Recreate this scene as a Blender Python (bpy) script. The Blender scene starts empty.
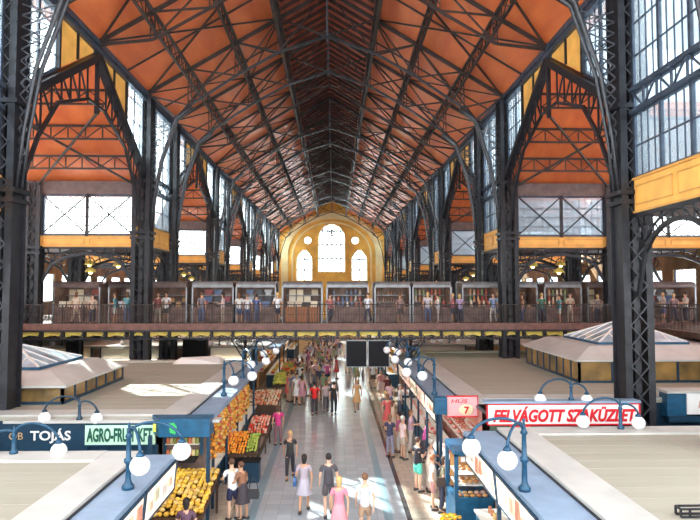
import bpy, bmesh, math, random
from mathutils import Vector, Matrix, Euler
rnd = random.Random(7)
PI = math.pi
sc = bpy.context.scene
COL = sc.collection

# ------------------------------------------------------------------ camera, world, sun, exposure
F_PX = 600.0
CAM = Vector((0.4, 0.0, 6.6))
cam_data = bpy.data.cameras.new('camera'); cam_data.sensor_width = 36.0; cam_data.lens = 36.0 * F_PX / 700.0
cam_data.clip_end = 400
cam = bpy.data.objects.new('camera', cam_data); COL.objects.link(cam)
cam.location = CAM
cam.rotation_euler = (math.radians(90 + 2.86), 0, math.radians(-1.53))
sc.camera = cam
sc.view_settings.view_transform = 'Standard'
sc.view_settings.look = 'None'
sc.view_settings.gamma = 1
sc.view_settings.exposure = 0.4
sc.cycles.max_bounces = 7
sc.cycles.diffuse_bounces = 5
sc.cycles.glossy_bounces = 3
sc.cycles.transmission_bounces = 5
sc.cycles.transparent_max_bounces = 14
sc.cycles.sample_clamp_indirect = 6.0

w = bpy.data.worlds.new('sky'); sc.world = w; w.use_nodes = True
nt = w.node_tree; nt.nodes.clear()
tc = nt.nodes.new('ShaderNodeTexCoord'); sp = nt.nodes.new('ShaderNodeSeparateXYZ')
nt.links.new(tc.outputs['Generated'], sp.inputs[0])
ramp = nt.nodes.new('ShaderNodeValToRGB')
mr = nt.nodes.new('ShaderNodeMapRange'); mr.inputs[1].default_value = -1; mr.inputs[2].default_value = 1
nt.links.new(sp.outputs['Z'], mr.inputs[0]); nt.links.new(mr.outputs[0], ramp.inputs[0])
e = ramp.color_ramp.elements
e[0].position = 0.0; e[0].color = (5.4, 5.1, 4.7, 1)  # below the horizon: brightness added as unseen fill to light the ceiling
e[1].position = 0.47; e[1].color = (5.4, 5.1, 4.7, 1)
for p, c in ((0.50, (.20, .225, .235, 1)), (0.84, (.16, .20, .23, 1)), (0.93, (.9, .95, 1, 1)), (1.0, (.9, .95, 1, 1))):
    q = e.new(p); q.color = c
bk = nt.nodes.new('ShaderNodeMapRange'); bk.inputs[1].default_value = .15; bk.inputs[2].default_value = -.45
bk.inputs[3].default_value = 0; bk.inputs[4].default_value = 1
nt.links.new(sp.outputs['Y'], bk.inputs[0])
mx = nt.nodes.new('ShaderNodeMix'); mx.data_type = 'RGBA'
nt.links.new(bk.outputs[0], mx.inputs[0]); nt.links.new(ramp.outputs[0], mx.inputs[6]); mx.inputs[7].default_value = (.68, .70, .71, 1)  # sky behind the camera raised as added frontal fill
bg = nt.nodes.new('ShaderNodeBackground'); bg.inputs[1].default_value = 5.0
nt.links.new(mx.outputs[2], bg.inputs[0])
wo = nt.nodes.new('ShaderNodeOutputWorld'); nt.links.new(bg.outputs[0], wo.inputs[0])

sun_d = bpy.data.lights.new('sun', 'SUN'); sun_d.energy = 65; sun_d.angle = math.radians(0.6); sun_d.color = (1, .93, .80)
sun = bpy.data.objects.new('sun', sun_d); COL.objects.link(sun)
SUN_DIR = Vector((1.0, -1.30, -1.00))
sun.rotation_euler = SUN_DIR.to_track_quat('-Z', 'Y').to_euler()

CAMM = cam.rotation_euler.to_matrix()
def ray(px, py):
    return CAMM @ Vector(((px - 350) / F_PX, -(py - 260) / F_PX, -1.0))
def atY(px, py, Y):
    d = ray(px, py); t = (Y - CAM.y) / d.y; return CAM + d * t
def atZ(px, py, Z):
    d = ray(px, py); t = (Z - CAM.z) / d.z; return CAM + d * t

# ------------------------------------------------------------------ helpers
class MB:
    def __init__(s): s.v = []; s.f = []
    def add(s, vs, fs):
        n = len(s.v); s.v += [tuple(v) for v in vs]; s.f += [tuple(i + n for i in f) for f in fs]; return s
    def box(s, c, d, rz=0.0, taper=1.0):
        x, y, z = d[0] / 2, d[1] / 2, d[2] / 2; cs, sn = math.cos(rz), math.sin(rz); vs = []
        for k, (a, b, q) in enumerate(((-x, -y, -z), (x, -y, -z), (x, y, -z), (-x, y, -z), (-x, -y, z), (x, -y, z), (x, y, z), (-x, y, z))):
            if k > 3: a *= taper; b *= taper
            vs.append((c[0] + a * cs - b * sn, c[1] + a * sn + b * cs, c[2] + q))
        return s.add(vs, [(0, 3, 2, 1), (4, 5, 6, 7), (0, 1, 5, 4), (1, 2, 6, 5), (2, 3, 7, 6), (3, 0, 4, 7)])
    def b2(s, p, q):
        return s.box([(p[i] + q[i]) / 2 for i in range(3)], [abs(q[i] - p[i]) for i in range(3)])
    def bar(s, p, q, a=.1, b=None, up=(0, 0, 1)):
        p = Vector(p); q = Vector(q); b = b or a; d = (q - p)
        if d.length < 1e-5: return s
        d.normalize(); u = Vector(up)
        if abs(d.dot(u)) > .97: u = Vector((0, 1, 0)) if abs(d.y) < .9 else Vector((1, 0, 0))
        r = d.cross(u).normalized(); u = r.cross(d)
        vs = [e_ + r * (i * a / 2) + u * (j * b / 2) for e_ in (p, q) for i, j in ((-1, -1), (1, -1), (1, 1), (-1, 1))]
        return s.add(vs, [(0, 1, 2, 3), (7, 6, 5, 4), (4, 5, 1, 0), (5, 6, 2, 1), (6, 7, 3, 2), (7, 4, 0, 3)])
    def tube(s, pts, r, n=6, caps=True):
        pts = [Vector(p) for p in pts]; m = len(pts); rr = r if isinstance(r, (list, tuple)) else [r] * m
        base = len(s.v); ref = None
        for i, p in enumerate(pts):
            d = (pts[min(i + 1, m - 1)] - pts[max(i - 1, 0)]).normalized()
            if ref is None: ref = Vector((0, 0, 1)) if abs(d.z) < .9 else Vector((1, 0, 0))
            a = d.cross(ref).normalized(); b = a.cross(d); ref = b
            for k in range(n):
                t = 2 * PI * k / n; s.v.append(tuple(p + (a * math.cos(t) + b * math.sin(t)) * rr[i]))
        for i in range(m - 1):
            for k in range(n):
                s.f.append((base + i * n + k, base + i * n + (k + 1) % n, base + (i + 1) * n + (k + 1) % n, base + (i + 1) * n + k))
        if caps:
            s.f.append(tuple(base + k for k in range(n))[::-1]); s.f.append(tuple(base + (m - 1) * n + k for k in range(n)))
        return s
    def lathe(s, prof, c=(0, 0, 0), n=16):
        base = len(s.v)
        for r, z in prof:
            for k in range(n):
                t = 2 * PI * k / n; s.v.append((c[0] + r * math.cos(t), c[1] + r * math.sin(t), c[2] + z))
        for i in range(len(prof) - 1):
            for k in range(n):
                s.f.append((base + i * n + k, base + i * n + (k + 1) % n, base + (i + 1) * n + (k + 1) % n, base + (i + 1) * n + k))
        s.f.append(tuple(base + k for k in range(n))[::-1]); s.f.append(tuple(base + (len(prof) - 1) * n + k for k in range(n)))
        return s
    def ball(s, c, r, n=12, m=8, sx=1, sy=1, sz=1):
        base = len(s.v); s.v.append((c[0], c[1], c[2] - r * sz))
        for i in range(1, m):
            a = -PI / 2 + PI * i / m
            for k in range(n):
                t = 2 * PI * k / n
                s.v.append((c[0] + r * sx * math.cos(a) * math.cos(t), c[1] + r * sy * math.cos(a) * math.sin(t), c[2] + r * sz * math.sin(a)))
        s.v.append((c[0], c[1], c[2] + r * sz)); top = len(s.v) - 1
        for k in range(n): s.f.append((base, base + 1 + (k + 1) % n, base + 1 + k))
        for i in range(m - 2):
            for k in range(n):
                a = base + 1 + i * n
                s.f.append((a + k, a + (k + 1) % n, a + n + (k + 1) % n, a + n + k))
        a = base + 1 + (m - 2) * n
        for k in range(n): s.f.append((a + k, a + (k + 1) % n, top))
        return s
    def prism(s, poly, th, o=(0, 0, 0), u=(1, 0, 0), v=(0, 0, 1)):
        """polygon (a,b) in the plane o+u*a+v*b, given thickness centred on the plane"""
        o = Vector(o); u = Vector(u); v = Vector(v); nn = u.cross(v).normalized() * th / 2; m = len(poly)
        vs = [o + u * a + v * b - nn for a, b in poly] + [o + u * a + v * b + nn for a, b in poly]
        fs = [tuple(range(m))[::-1], tuple(range(m, 2 * m))] + [(i, (i + 1) % m, m + (i + 1) % m, m + i) for i in range(m)]
        return s.add(vs, fs)
    def mesh(s, name, smooth=False):
        me = bpy.data.meshes.new(name); me.from_pydata(s.v, [], s.f); me.validate(); me.update()
        bm = bmesh.new(); bm.from_mesh(me); bmesh.ops.recalc_face_normals(bm, faces=bm.faces); bm.to_mesh(me); bm.free()
        if smooth: me.polygons.foreach_set('use_smooth', [True] * len(me.polygons))
        return me

def tag(o, label=None, cat=None, group=None, kind=None):
    if label: o['label'] = label
    if cat: o['category'] = cat
    if group: o['group'] = group
    if kind: o['kind'] = kind
    return o
def obj(name, mb, mat, parent=None, smooth=False, bevel=0):
    me = mb.mesh(name, smooth) if isinstance(mb, MB) else mb
    o = bpy.data.objects.new(name, me)
    if mat is not None:
        me.materials.clear() if False else None
        if len(me.materials) == 0: me.materials.append(mat)
        elif me.materials[0] != mat:
            o.material_slots[0].link = 'OBJECT'; o.material_slots[0].material = mat
    COL.objects.link(o)
    if parent: o.parent = parent
    if bevel:
        m = o.modifiers.new('bevel', 'BEVEL'); m.width = bevel; m.segments = 2; m.limit_method = 'ANGLE'
    return o
def thing(name, loc, label, cat, group=None, rz=0):
    o = bpy.data.objects.new(name, None); COL.objects.link(o); o.location = loc; o.rotation_euler = (0, 0, rz)
    o.empty_display_size = .2
    return tag(o, label, cat, group)
def struct(name, mb, mat, parent=None):
    o = obj(name, mb, mat, parent)
    if not parent: o['kind'] = 'structure'
    return o
def dup(root, loc=None, rz=None, label=None, mats=None):
    kids = {}
    for o in DUPKIDS.get(root.name, []): pass
    r = root.copy(); COL.objects.link(r)
    if loc is not None: r.location = loc
    if rz is not None: r.rotation_euler = (0, 0, rz)
    if label: r['label'] = label
    for ch in list(root.children):
        c = ch.copy(); COL.objects.link(c); c.parent = r
        for g in list(ch.children):
            d = g.copy(); COL.objects.link(d); d.parent = c
    return r
DUPKIDS = {}
NTH = ['nearest', 'second', 'third', 'fourth', 'fifth', 'sixth', 'seventh', 'eighth', 'ninth', 'tenth', 'eleventh', 'twelfth', 'thirteenth', 'fourteenth', 'fifteenth', 'sixteenth', 'seventeenth', 'eighteenth']
def nth(i): return NTH[i] if i < len(NTH) else 'far'

# ------------------------------------------------------------------ materials
def mat(name, col, rough=.5, metal=0.0, noise=0.0, scale=4.0, bump=0.0, spec=.5, col2=None, stretch=None, emit=None, es=0):
    m = bpy.data.materials.new(name); m.use_nodes = True; n = m.node_tree.nodes; L = m.node_tree.links
    b = n['Principled BSDF']; b.inputs['Roughness'].default_value = rough; b.inputs['Metallic'].default_value = metal
    b.inputs['Specular IOR Level'].default_value = spec
    c = (*col, 1); b.inputs['Base Color'].default_value = c
    if noise or col2 or bump:
        t = n.new('ShaderNodeTexCoord'); mp = n.new('ShaderNodeMapping'); L.new(t.outputs['Object'], mp.inputs[0])
        if stretch: mp.inputs['Scale'].default_value = stretch
        nz = n.new('ShaderNodeTexNoise'); nz.inputs['Scale'].default_value = scale; nz.inputs['Detail'].default_value = 6
        L.new(mp.outputs[0], nz.inputs['Vector'])
        r = n.new('ShaderNodeValToRGB'); L.new(nz.outputs['Fac'], r.inputs[0])
        r.color_ramp.elements[0].position = .33; r.color_ramp.elements[1].position = .67
        r.color_ramp.elements[0].color = (*(col2 or tuple(x * (1 - noise) for x in col)), 1)
        r.color_ramp.elements[1].color = (*(min(1, x * (1 + (0 if col2 else noise))) for x in col), 1)
        L.new(r.outputs[0], b.inputs['Base Color'])
        if bump:
            bp = n.new('ShaderNodeBump'); bp.inputs['Strength'].default_value = bump; L.new(nz.outputs['Fac'], bp.inputs['Height']); L.new(bp.outputs[0], b.inputs['Normal'])
    if emit:
        b.inputs['Emission Color'].default_value = (*emit, 1); b.inputs['Emission Strength'].default_value = es
    return m
def glass_mat(name, tint, frost, fr_col, gloss=.06):
    m = bpy.data.materials.new(name); m.use_nodes = True; n = m.node_tree.nodes; L = m.node_tree.links; n.clear()
    o = n.new('ShaderNodeOutputMaterial'); tr = n.new('ShaderNodeBsdfTransparent'); tl = n.new('ShaderNodeBsdfTranslucent')
    gl = n.new('ShaderNodeBsdfGlossy'); gl.inputs['Roughness'].default_value = .2
    t = n.new('ShaderNodeTexCoord'); vz = n.new('ShaderNodeTexVoronoi'); vz.inputs['Scale'].default_value = 1.7
    L.new(t.outputs['Object'], vz.inputs['Vector'])
    nz = n.new('ShaderNodeTexNoise'); nz.inputs['Scale'].default_value = .8; L.new(t.outputs['Object'], nz.inputs['Vector'])
    mxx = n.new('ShaderNodeMix'); mxx.data_type = 'RGBA'; mxx.inputs[6].default_value = (*(x * .72 for x in tint), 1); mxx.inputs[7].default_value = (*tint, 1)
    L.new(nz.outputs['Fac'], mxx.inputs[0]); L.new(mxx.outputs[2], tr.inputs[0])
    tl.inputs[0].default_value = (*fr_col, 1)
    a = n.new('ShaderNodeMixShader'); a.inputs[0].default_value = frost; L.new(tr.outputs[0], a.inputs[1]); L.new(tl.outputs[0], a.inputs[2])
    b = n.new('ShaderNodeMixShader'); b.inputs[0].default_value = gloss; L.new(a.outputs[0], b.inputs[1]); L.new(gl.outputs[0], b.inputs[2])
    L.new(b.outputs[0], o.inputs[0]); return m

M = {}
M['iron'] = mat('black_iron', (.020, .021, .027), .42, .3, .35, 3)
M['iron2'] = mat('brown_iron', (.045, .034, .032), .5, .2, .35, 3)
M['iron_blue'] = mat('blue_grey_iron', (.055, .075, .11), .4, .3, .3, 3)
M['iron_light'] = mat('light_grey_iron', (.13, .145, .17), .38, .5, .25, 5)
M['iron_mid'] = mat('mid_grey_iron', (.055, .058, .068), .38, .5, .25, 5)
M['zinc'] = mat('zinc_roof', (.66, .72, .78), .6, 0, .1, 1)
M['wallbrown'] = mat('brown_ochre_wall', (.20, .11, .04), .7, 0, .3, 1)
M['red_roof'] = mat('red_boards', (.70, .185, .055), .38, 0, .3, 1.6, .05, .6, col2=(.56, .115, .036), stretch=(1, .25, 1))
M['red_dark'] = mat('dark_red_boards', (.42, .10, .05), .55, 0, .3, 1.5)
M['rib'] = mat('dark_rib', (.055, .022, .018), .6, 0, .3, 2)
M['yellow'] = mat('yellow_panel', (.82, .44, .10), .5, 0, .12, 2)
M['yellow2'] = mat('yellow_moulding', (.62, .32, .08), .5, 0, .12, 2)
M['ochre'] = mat('ochre_plaster', (.93, .50, .10), .7, 0, .2, .5)
M['cream'] = mat('cream_plaster', (.96, .78, .42), .7, 0, .12, .6)
M['brownbeam'] = mat('brown_grey_beam', (.14, .10, .095), .55, 0, .25, 3)
M['pane'] = glass_mat('window_glass', (.86, .93, .97), .2, (.80, .90, .96))
M['pane_frost'] = glass_mat('frosted_glass', (.88, .94, .98), .34, (.85, .92, .97))
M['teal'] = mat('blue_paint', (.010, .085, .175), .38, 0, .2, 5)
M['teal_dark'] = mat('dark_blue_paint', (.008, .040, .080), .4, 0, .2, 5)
M['teal_light'] = mat('blue_lamp_paint', (.010, .065, .13), .35, .2, .2, 9)
M['tan'] = mat('tan_sheet_roof', (.38, .37, .31), .6, 0, .12, .8, 0, .4, col2=(.34, .33, .27), stretch=(.2, 3, 1))
M['pale'] = mat('pale_roof_band', (.50, .51, .49), .5, 0, .08, 1.5)
M['bluecan'] = mat('blue_grey_canopy', (.24, .34, .47), .42, 0, .12, 2)
M['white'] = mat('white_paint', (.80, .80, .78), .45)
M['globe'] = mat('opal_glass', (.88, .89, .90), .18, 0, spec=.6)
M['black'] = mat('black_panel', (.010, .011, .015), .6, spec=.2)
M['amber'] = mat('amber_glass', (.42, .25, .08), .15, 0, .6, .9, col2=(.10, .075, .04), spec=.7)
M['skyglass'] = mat('skylight_glass', (.42, .56, .66), .12, 0, .4, .8, spec=.8)
M['grey'] = mat('grey_metal', (.30, .32, .34), .35, .5, .15, 4)
M['wood'] = mat('brown_wood', (.36, .13, .035), .5, 0, .35, 3, .1, stretch=(6, 1, 1))
M['darkwood'] = mat('dark_wood', (.07, .035, .02), .55, 0, .3, 3)
M['soffit'] = mat('yellow_soffit', (.93, .66, .14), .55, 0, .2, 3)
M['deck'] = mat('red_brown_fascia', (.16, .075, .06), .5, 0, .25, 4)
M['kioskback'] = mat('kiosk_back', (.20, .13, .11), .6, 0, .4, 3)
def emis(name, col, s): return mat(name, col, .4, emit=col, es=s)
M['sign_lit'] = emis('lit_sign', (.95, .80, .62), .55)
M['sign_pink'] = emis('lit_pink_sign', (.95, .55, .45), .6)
M['bulb'] = emis('warm_bulb', (1, .66, .25), 5)
M['tube'] = emis('kiosk_light', (1, .85, .62), 7.0)
# ------------------------------------------------------------------ the hall: setting
YS = [13.6, 19.1, 32.8, 38.2, 51.6, 57.0, 70.4, 75.8, 89.2, 94.6, 108.0]
WALL_Y = 114.0
WIDE = [(19.1, 32.8), (38.2, 51.6), (57.0, 70.4), (75.8, 89.2), (94.6, 108.0)]
NARROW = [(13.6, 19.1), (32.8, 38.2), (51.6, 57.0), (70.4, 75.8), (89.2, 94.6), (108.0, 114.0)]
HW = 10.0
RY0 = 4.0
def roofz(x): return 23.45 - .6 * abs(x)

# floor with grey polished tiles, warmer side strips and dark border lines
fm = bpy.data.materials.new('floor_tiles'); fm.use_nodes = True
n = fm.node_tree.nodes; L = fm.node_tree.links; b = n['Principled BSDF']
t = n.new('ShaderNodeTexCoord'); s = n.new('ShaderNodeSeparateXYZ'); L.new(t.outputs['Object'], s.inputs[0])
br = n.new('ShaderNodeTexBrick'); br.offset = 0; L.new(t.outputs['Object'], br.inputs['Vector']); br.inputs['Scale'].default_value = 1.0
br.inputs['Brick Width'].default_value = .42; br.inputs['Row Height'].default_value = .42; br.inputs['Mortar Size'].default_value = .006
br.inputs['Color1'].default_value = (.48, .56, .62, 1); br.inputs['Color2'].default_value = (.40, .48, .54, 1); br.inputs['Mortar'].default_value = (.34, .35, .36, 1)
br2 = n.new('ShaderNodeTexBrick'); br2.offset = .5; L.new(t.outputs['Object'], br2.inputs['Vector']); br2.inputs['Scale'].default_value = 1.0
br2.inputs['Brick Width'].default_value = .42; br2.inputs['Row Height'].default_value = .42; br2.inputs['Mortar Size'].default_value = .006
br2.inputs['Color1'].default_value = (.52, .45, .37, 1); br2.inputs['Color2'].default_value = (.45, .385, .315, 1); br2.inputs['Mortar'].default_value = (.18, .14, .11, 1)
ab = n.new('ShaderNodeMath'); ab.operation = 'ABSOLUTE'; L.new(s.outputs['X'], ab.inputs[0])
g1 = n.new('ShaderNodeMath'); g1.operation = 'GREATER_THAN'; g1.inputs[1].default_value = 2.55; L.new(ab.outputs[0], g1.inputs[0])
m1 = n.new('ShaderNodeMix'); m1.data_type = 'RGBA'; L.new(g1.outputs[0], m1.inputs[0]); L.new(br.outputs[0], m1.inputs[6]); L.new(br2.outputs[0], m1.inputs[7])
# blue inlay bands
d1 = n.new('ShaderNodeMath'); d1.operation = 'COMPARE'; d1.inputs[1].default_value = 2.0; d1.inputs[2].default_value = .13; L.new(ab.outputs[0], d1.inputs[0])
m2 = n.new('ShaderNodeMix'); m2.data_type = 'RGBA'; L.new(d1.outputs[0], m2.inputs[0]); L.new(m1.outputs[2], m2.inputs[6]); m2.inputs[7].default_value = (.26, .40, .48, 1)
d2 = n.new('ShaderNodeMath'); d2.operation = 'COMPARE'; d2.inputs[1].default_value = 2.6; d2.inputs[2].default_value = .075; L.new(ab.outputs[0], d2.inputs[0])
m3 = n.new('ShaderNodeMix'); m3.data_type = 'RGBA'; L.new(d2.outputs[0], m3.inputs[0]); L.new(m2.outputs[2], m3.inputs[6]); m3.inputs[7].default_value = (.05, .055, .06, 1)
L.new(m3.outputs[2], b.inputs['Base Color']); b.inputs['Roughness'].default_value = .18
struct('floor', MB().b2((-22, -4, -.3), (22, WALL_Y + .5, 0)), fm)

# roof of the nave: two boarded slopes and a raised darker lantern strip along the ridge
def roof_slope(sx, x0, x1, lift=0):
    m = MB(); z0, z1 = roofz(x0) + lift, roofz(x1) + lift
    m.prism([(x0, z0), (x1, z1), (x1, z1 + .25), (x0, z0 + .25)], WALL_Y - RY0, (0, (WALL_Y + RY0) / 2, 0), (sx, 0, 0)); return m
c = MB()
for sx in (-1, 1):
    q = roof_slope(sx, 2.65, 10.7); c.add(q.v, q.f)
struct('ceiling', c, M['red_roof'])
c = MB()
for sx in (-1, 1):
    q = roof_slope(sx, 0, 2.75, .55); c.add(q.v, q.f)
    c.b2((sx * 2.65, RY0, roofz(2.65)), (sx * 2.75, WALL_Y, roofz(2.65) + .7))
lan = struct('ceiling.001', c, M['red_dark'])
c = MB(); y = RY0 + .5
while y < WALL_Y:
    for sx in (-1, 1): c.bar((0, y, roofz(0) + .45), (sx * 2.6, y, roofz(2.6) + .45), .13, .18)
    y += .95
struct('roof_rib', c, M['rib'], lan)

# transverse roofs over the wide bays (slope that rises towards the viewer), flat ceilings over narrow bays
for k, (a, q) in enumerate(WIDE):
    mid = (a + q) / 2
    for sx in (-1, 1):
        m = MB()
        m.prism([(mid - .2, 16.95), (q + .2, 12.45), (q + .2, 12.7), (mid - .2, 17.2)], 11.8, (sx * 16.0, 0, 0), (0, 1, 0))
        st = struct('ceiling_side', m, M['red_roof'])
        m = MB(); m.prism([(mid - .2, 17.21), (q + .2, 12.71), (q + .2, 12.77), (mid - .2, 17.27)], 11.8, (sx * 16.0, 0, 0), (0, 1, 0)); obj('zinc_cladding', m, M['zinc'], st)
        m = MB(); m.prism([(a - .2, 12.45), (mid - .2, 16.95), (mid - .2, 17.2), (a - .2, 12.7)], 11.8, (sx * 16.0, 0, 0), (0, 1, 0)); s2 = struct('ceiling_side', m, M['red_roof'])
        m = MB(); m.prism([(a - .2, 12.71), (mid - .2, 17.21), (mid - .2, 17.27), (a - .2, 12.77)], 11.8, (sx * 16.0, 0, 0), (0, 1, 0)); obj('zinc_cladding', m, M['zinc'], s2)
        r = MB()
        for j, y in enumerate((mid + 1.6, mid + 3.4, mid + 5.1)):
            z = 16.95 - (y - mid) * .655
            x0, x1 = sx * 10.1, sx * 21.8
            r.bar((x0, y, z - .1), (x1, y, z - .1), .1); r.bar((x0, y, z - .75), (x1, y, z - .75), .09)
            for i in range(14):
                xa, xb = x0 + (x1 - x0) * i / 14, x0 + (x1 - x0) * (i + 1) / 14
                r.bar((xa, y, z - .1), (xa, y, z - .75), .05); r.bar((xa, y, z - .1) if i % 2 else (xa, y, z - .75), (xb, y, z - .75) if i % 2 else (xb, y, z - .1), .05)
        r.bar((sx * 10.4, q - .3, 12.3), (sx * 15.5, mid + 2, 15.2), .1); r.bar((sx * 15.5, q - .3, 12.3), (sx * 10.4, mid + 2, 15.2), .1)
        o = obj('side_roof_purlins', r, M['iron2']); tag(o, 'three dark lattice purlins under the red side roof, %s bay on the %s' % (nth(k), 'left' if sx < 0 else 'right'), 'roof beam')
for k, (a, q) in enumerate(NARROW):
    for sx in (-1, 1):
        s2 = struct('ceiling_side', MB().b2((sx * 10.2, a + .1, 8.95), (sx * 21.8, q - .1, 9.1)), M['brownbeam']); obj('zinc_cladding', MB().b2((sx * 10.2, a + .1, 9.11), (sx * 21.8, q - .1, 9.16)), M['zinc'], s2)

# windows ------------------------------------------------
WN = [0]
def clip_seg(poly, p, d):
    """clip the infinite line p+t*d to the convex polygon"""
    t0, t1 = -1e9, 1e9; m = len(poly)
    area = sum(poly[i][0] * poly[(i + 1) % m][1] - poly[(i + 1) % m][0] * poly[i][1] for i in range(m))
    sg = 1 if area > 0 else -1
    for i in range(m):
        ax, ay = poly[i]; bx, by = poly[(i + 1) % m]; ex, ey = bx - ax, by - ay
        nx, ny = -ey * sg, ex * sg
        den = nx * d[0] + ny * d[1]; num = nx * (p[0] - ax) + ny * (p[1] - ay)
        if abs(den) < 1e-9:
            if num < 0: return None
            continue
        t = -num / den
        if den > 0: t0 = max(t0, t)
        else: t1 = min(t1, t)
    return (t0, t1) if t1 - t0 > .03 else None
def window(poly, o, u, v, du, dv, pane, fw=.07, thick=.035, heavy_u=0, iron='iron_blue', xs=False):
    o = Vector(o); u = Vector(u); v = Vector(v); P = lambda a, b: o + u * a + v * b
    WN[0] += 1
    fr = MB(); m = len(poly)
    for i in range(m): fr.bar(P(*poly[i]), P(*poly[(i + 1) % m]), fw * 1.6, fw * 1.6)
    us = [p[0] for p in poly]; vs = [p[1] for p in poly]; k = 0
    a = min(us) + du
    while a < max(us) - du * .4:
        k += 1; r = clip_seg(poly, (a, 0), (0, 1)); tw = fw * 1.7 if heavy_u and k % heavy_u == 0 else thick
        if r: fr.bar(P(a, r[0]), P(a, r[1]), tw, tw)
        a += du
    bb = min(vs) + dv
    while bb < max(vs) - dv * .3:
        r = clip_seg(poly, (0, bb), (1, 0))
        if r: fr.bar(P(r[0], bb), P(r[1], bb), thick * 1.3, thick * 1.3)
        bb += dv
    f = struct('window_%d' % WN[0], fr, M[iron])
    obj('pane', MB().prism(poly, .012, o + u.cross(v) * .03, u, v), M[pane], f)
    return f

TN = [0]
def trim(mb, m):
    TN[0] += 1; return struct('trim_%d' % TN[0], mb, m)
def panel(p, q, th, fr=.09, sx=0, name='trim'):
    """yellow moulded panel lying in a plane of constant x (sx) or y"""
    m = MB(); m.b2(p, q); t = trim(m, M['yellow'])
    d = [q[i] - p[i] for i in range(3)]; ax = 0 if abs(d[1]) > abs(d[0]) else 1; la = 1 - ax
    mm = MB(); nseg = max(1, round(abs(d[la]) / 2.7)); L_ = d[la] / nseg; lo, hi = min(p[2], q[2]), max(p[2], q[2])
    face = p[ax] if sx == 0 else (p[ax] if abs(p[ax]) < abs(q[ax]) else q[ax])
    off = -.02 if ax == 1 else (-.02 if face > 0 else .02)
    for i in range(nseg):
        s0 = p[la] + L_ * i + L_ * .06; s1 = p[la] + L_ * (i + 1) - L_ * .06; z0 = lo + .22 * (hi - lo); z1 = hi - .22 * (hi - lo)
        def pt(a, z):
            r = [0, 0, z]; r[la] = a; r[ax] = face + off; return r
        for A, B in (((s0, z0), (s1, z0)), ((s1, z0), (s1, z1)), ((s1, z1), (s0, z1)), ((s0, z1), (s0, z0))): mm.bar(pt(*A), pt(*B), .035, .035)
    for z in (lo, hi):
        A = [0, 0, z]; B = [0, 0, z]; A[la] = p[la]; B[la] = q[la]; A[ax] = B[ax] = face + off; mm.bar(A, B, .09, .07)
    obj('moulding', mm, M['yellow2'], t)
    return t

EAVE = 17.25
for k, (a, q) in enumerate(NARROW):
    a2, q2 = a + .45, q - .45
    for sx in (-1, 1):
        X = sx * 10.0
        window([(a2, 13.0), (q2, 13.0), (q2, EAVE), (a2, EAVE)], (X, 0, 0), (0, 1, 0), (0, 0, 1), .383, 1.06, 'pane', heavy_u=4)
        window([(a2, 10.15), (q2, 10.15), (q2, 12.2), (a2, 12.2)], (X, 0, 0), (0, 1, 0), (0, 0, 1), .383, 1.02, 'pane', heavy_u=4)
        window([(a2, 12.3), (q2, 12.3), (q2, 12.9), (a2, 12.9)], (X, 0, 0), (0, 1, 0), (0, 0, 1), .766, 2, 'pane')
        g = MB(); x = X - sx * .12
        for z in (12.25, 12.95): g.bar((x, a2, z), (x, q2, z), .16, .12)
        nn = 6
        for i in range(nn):
            y0, y1 = a2 + (q2 - a2) * i / nn, a2 + (q2 - a2) * (i + 1) / nn
            g.bar((x, y0, 12.25), (x, y0, 12.95), .06); g.bar((x, y0, 12.25 if i % 2 else 12.95), (x, y1, 12.95 if i % 2 else 12.25), .05)
        o = obj('lattice_beam', g, M['iron_blue'])
        tag(o, 'lattice beam across the tall clerestory window, %s of the %s row' % (nth(k), 'left' if sx < 0 else 'right'), 'iron beam')
        panel((X - sx * .08, a2, 9.05), (X + sx * .08, q2, 10.1), .1, sx=sx)
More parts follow.
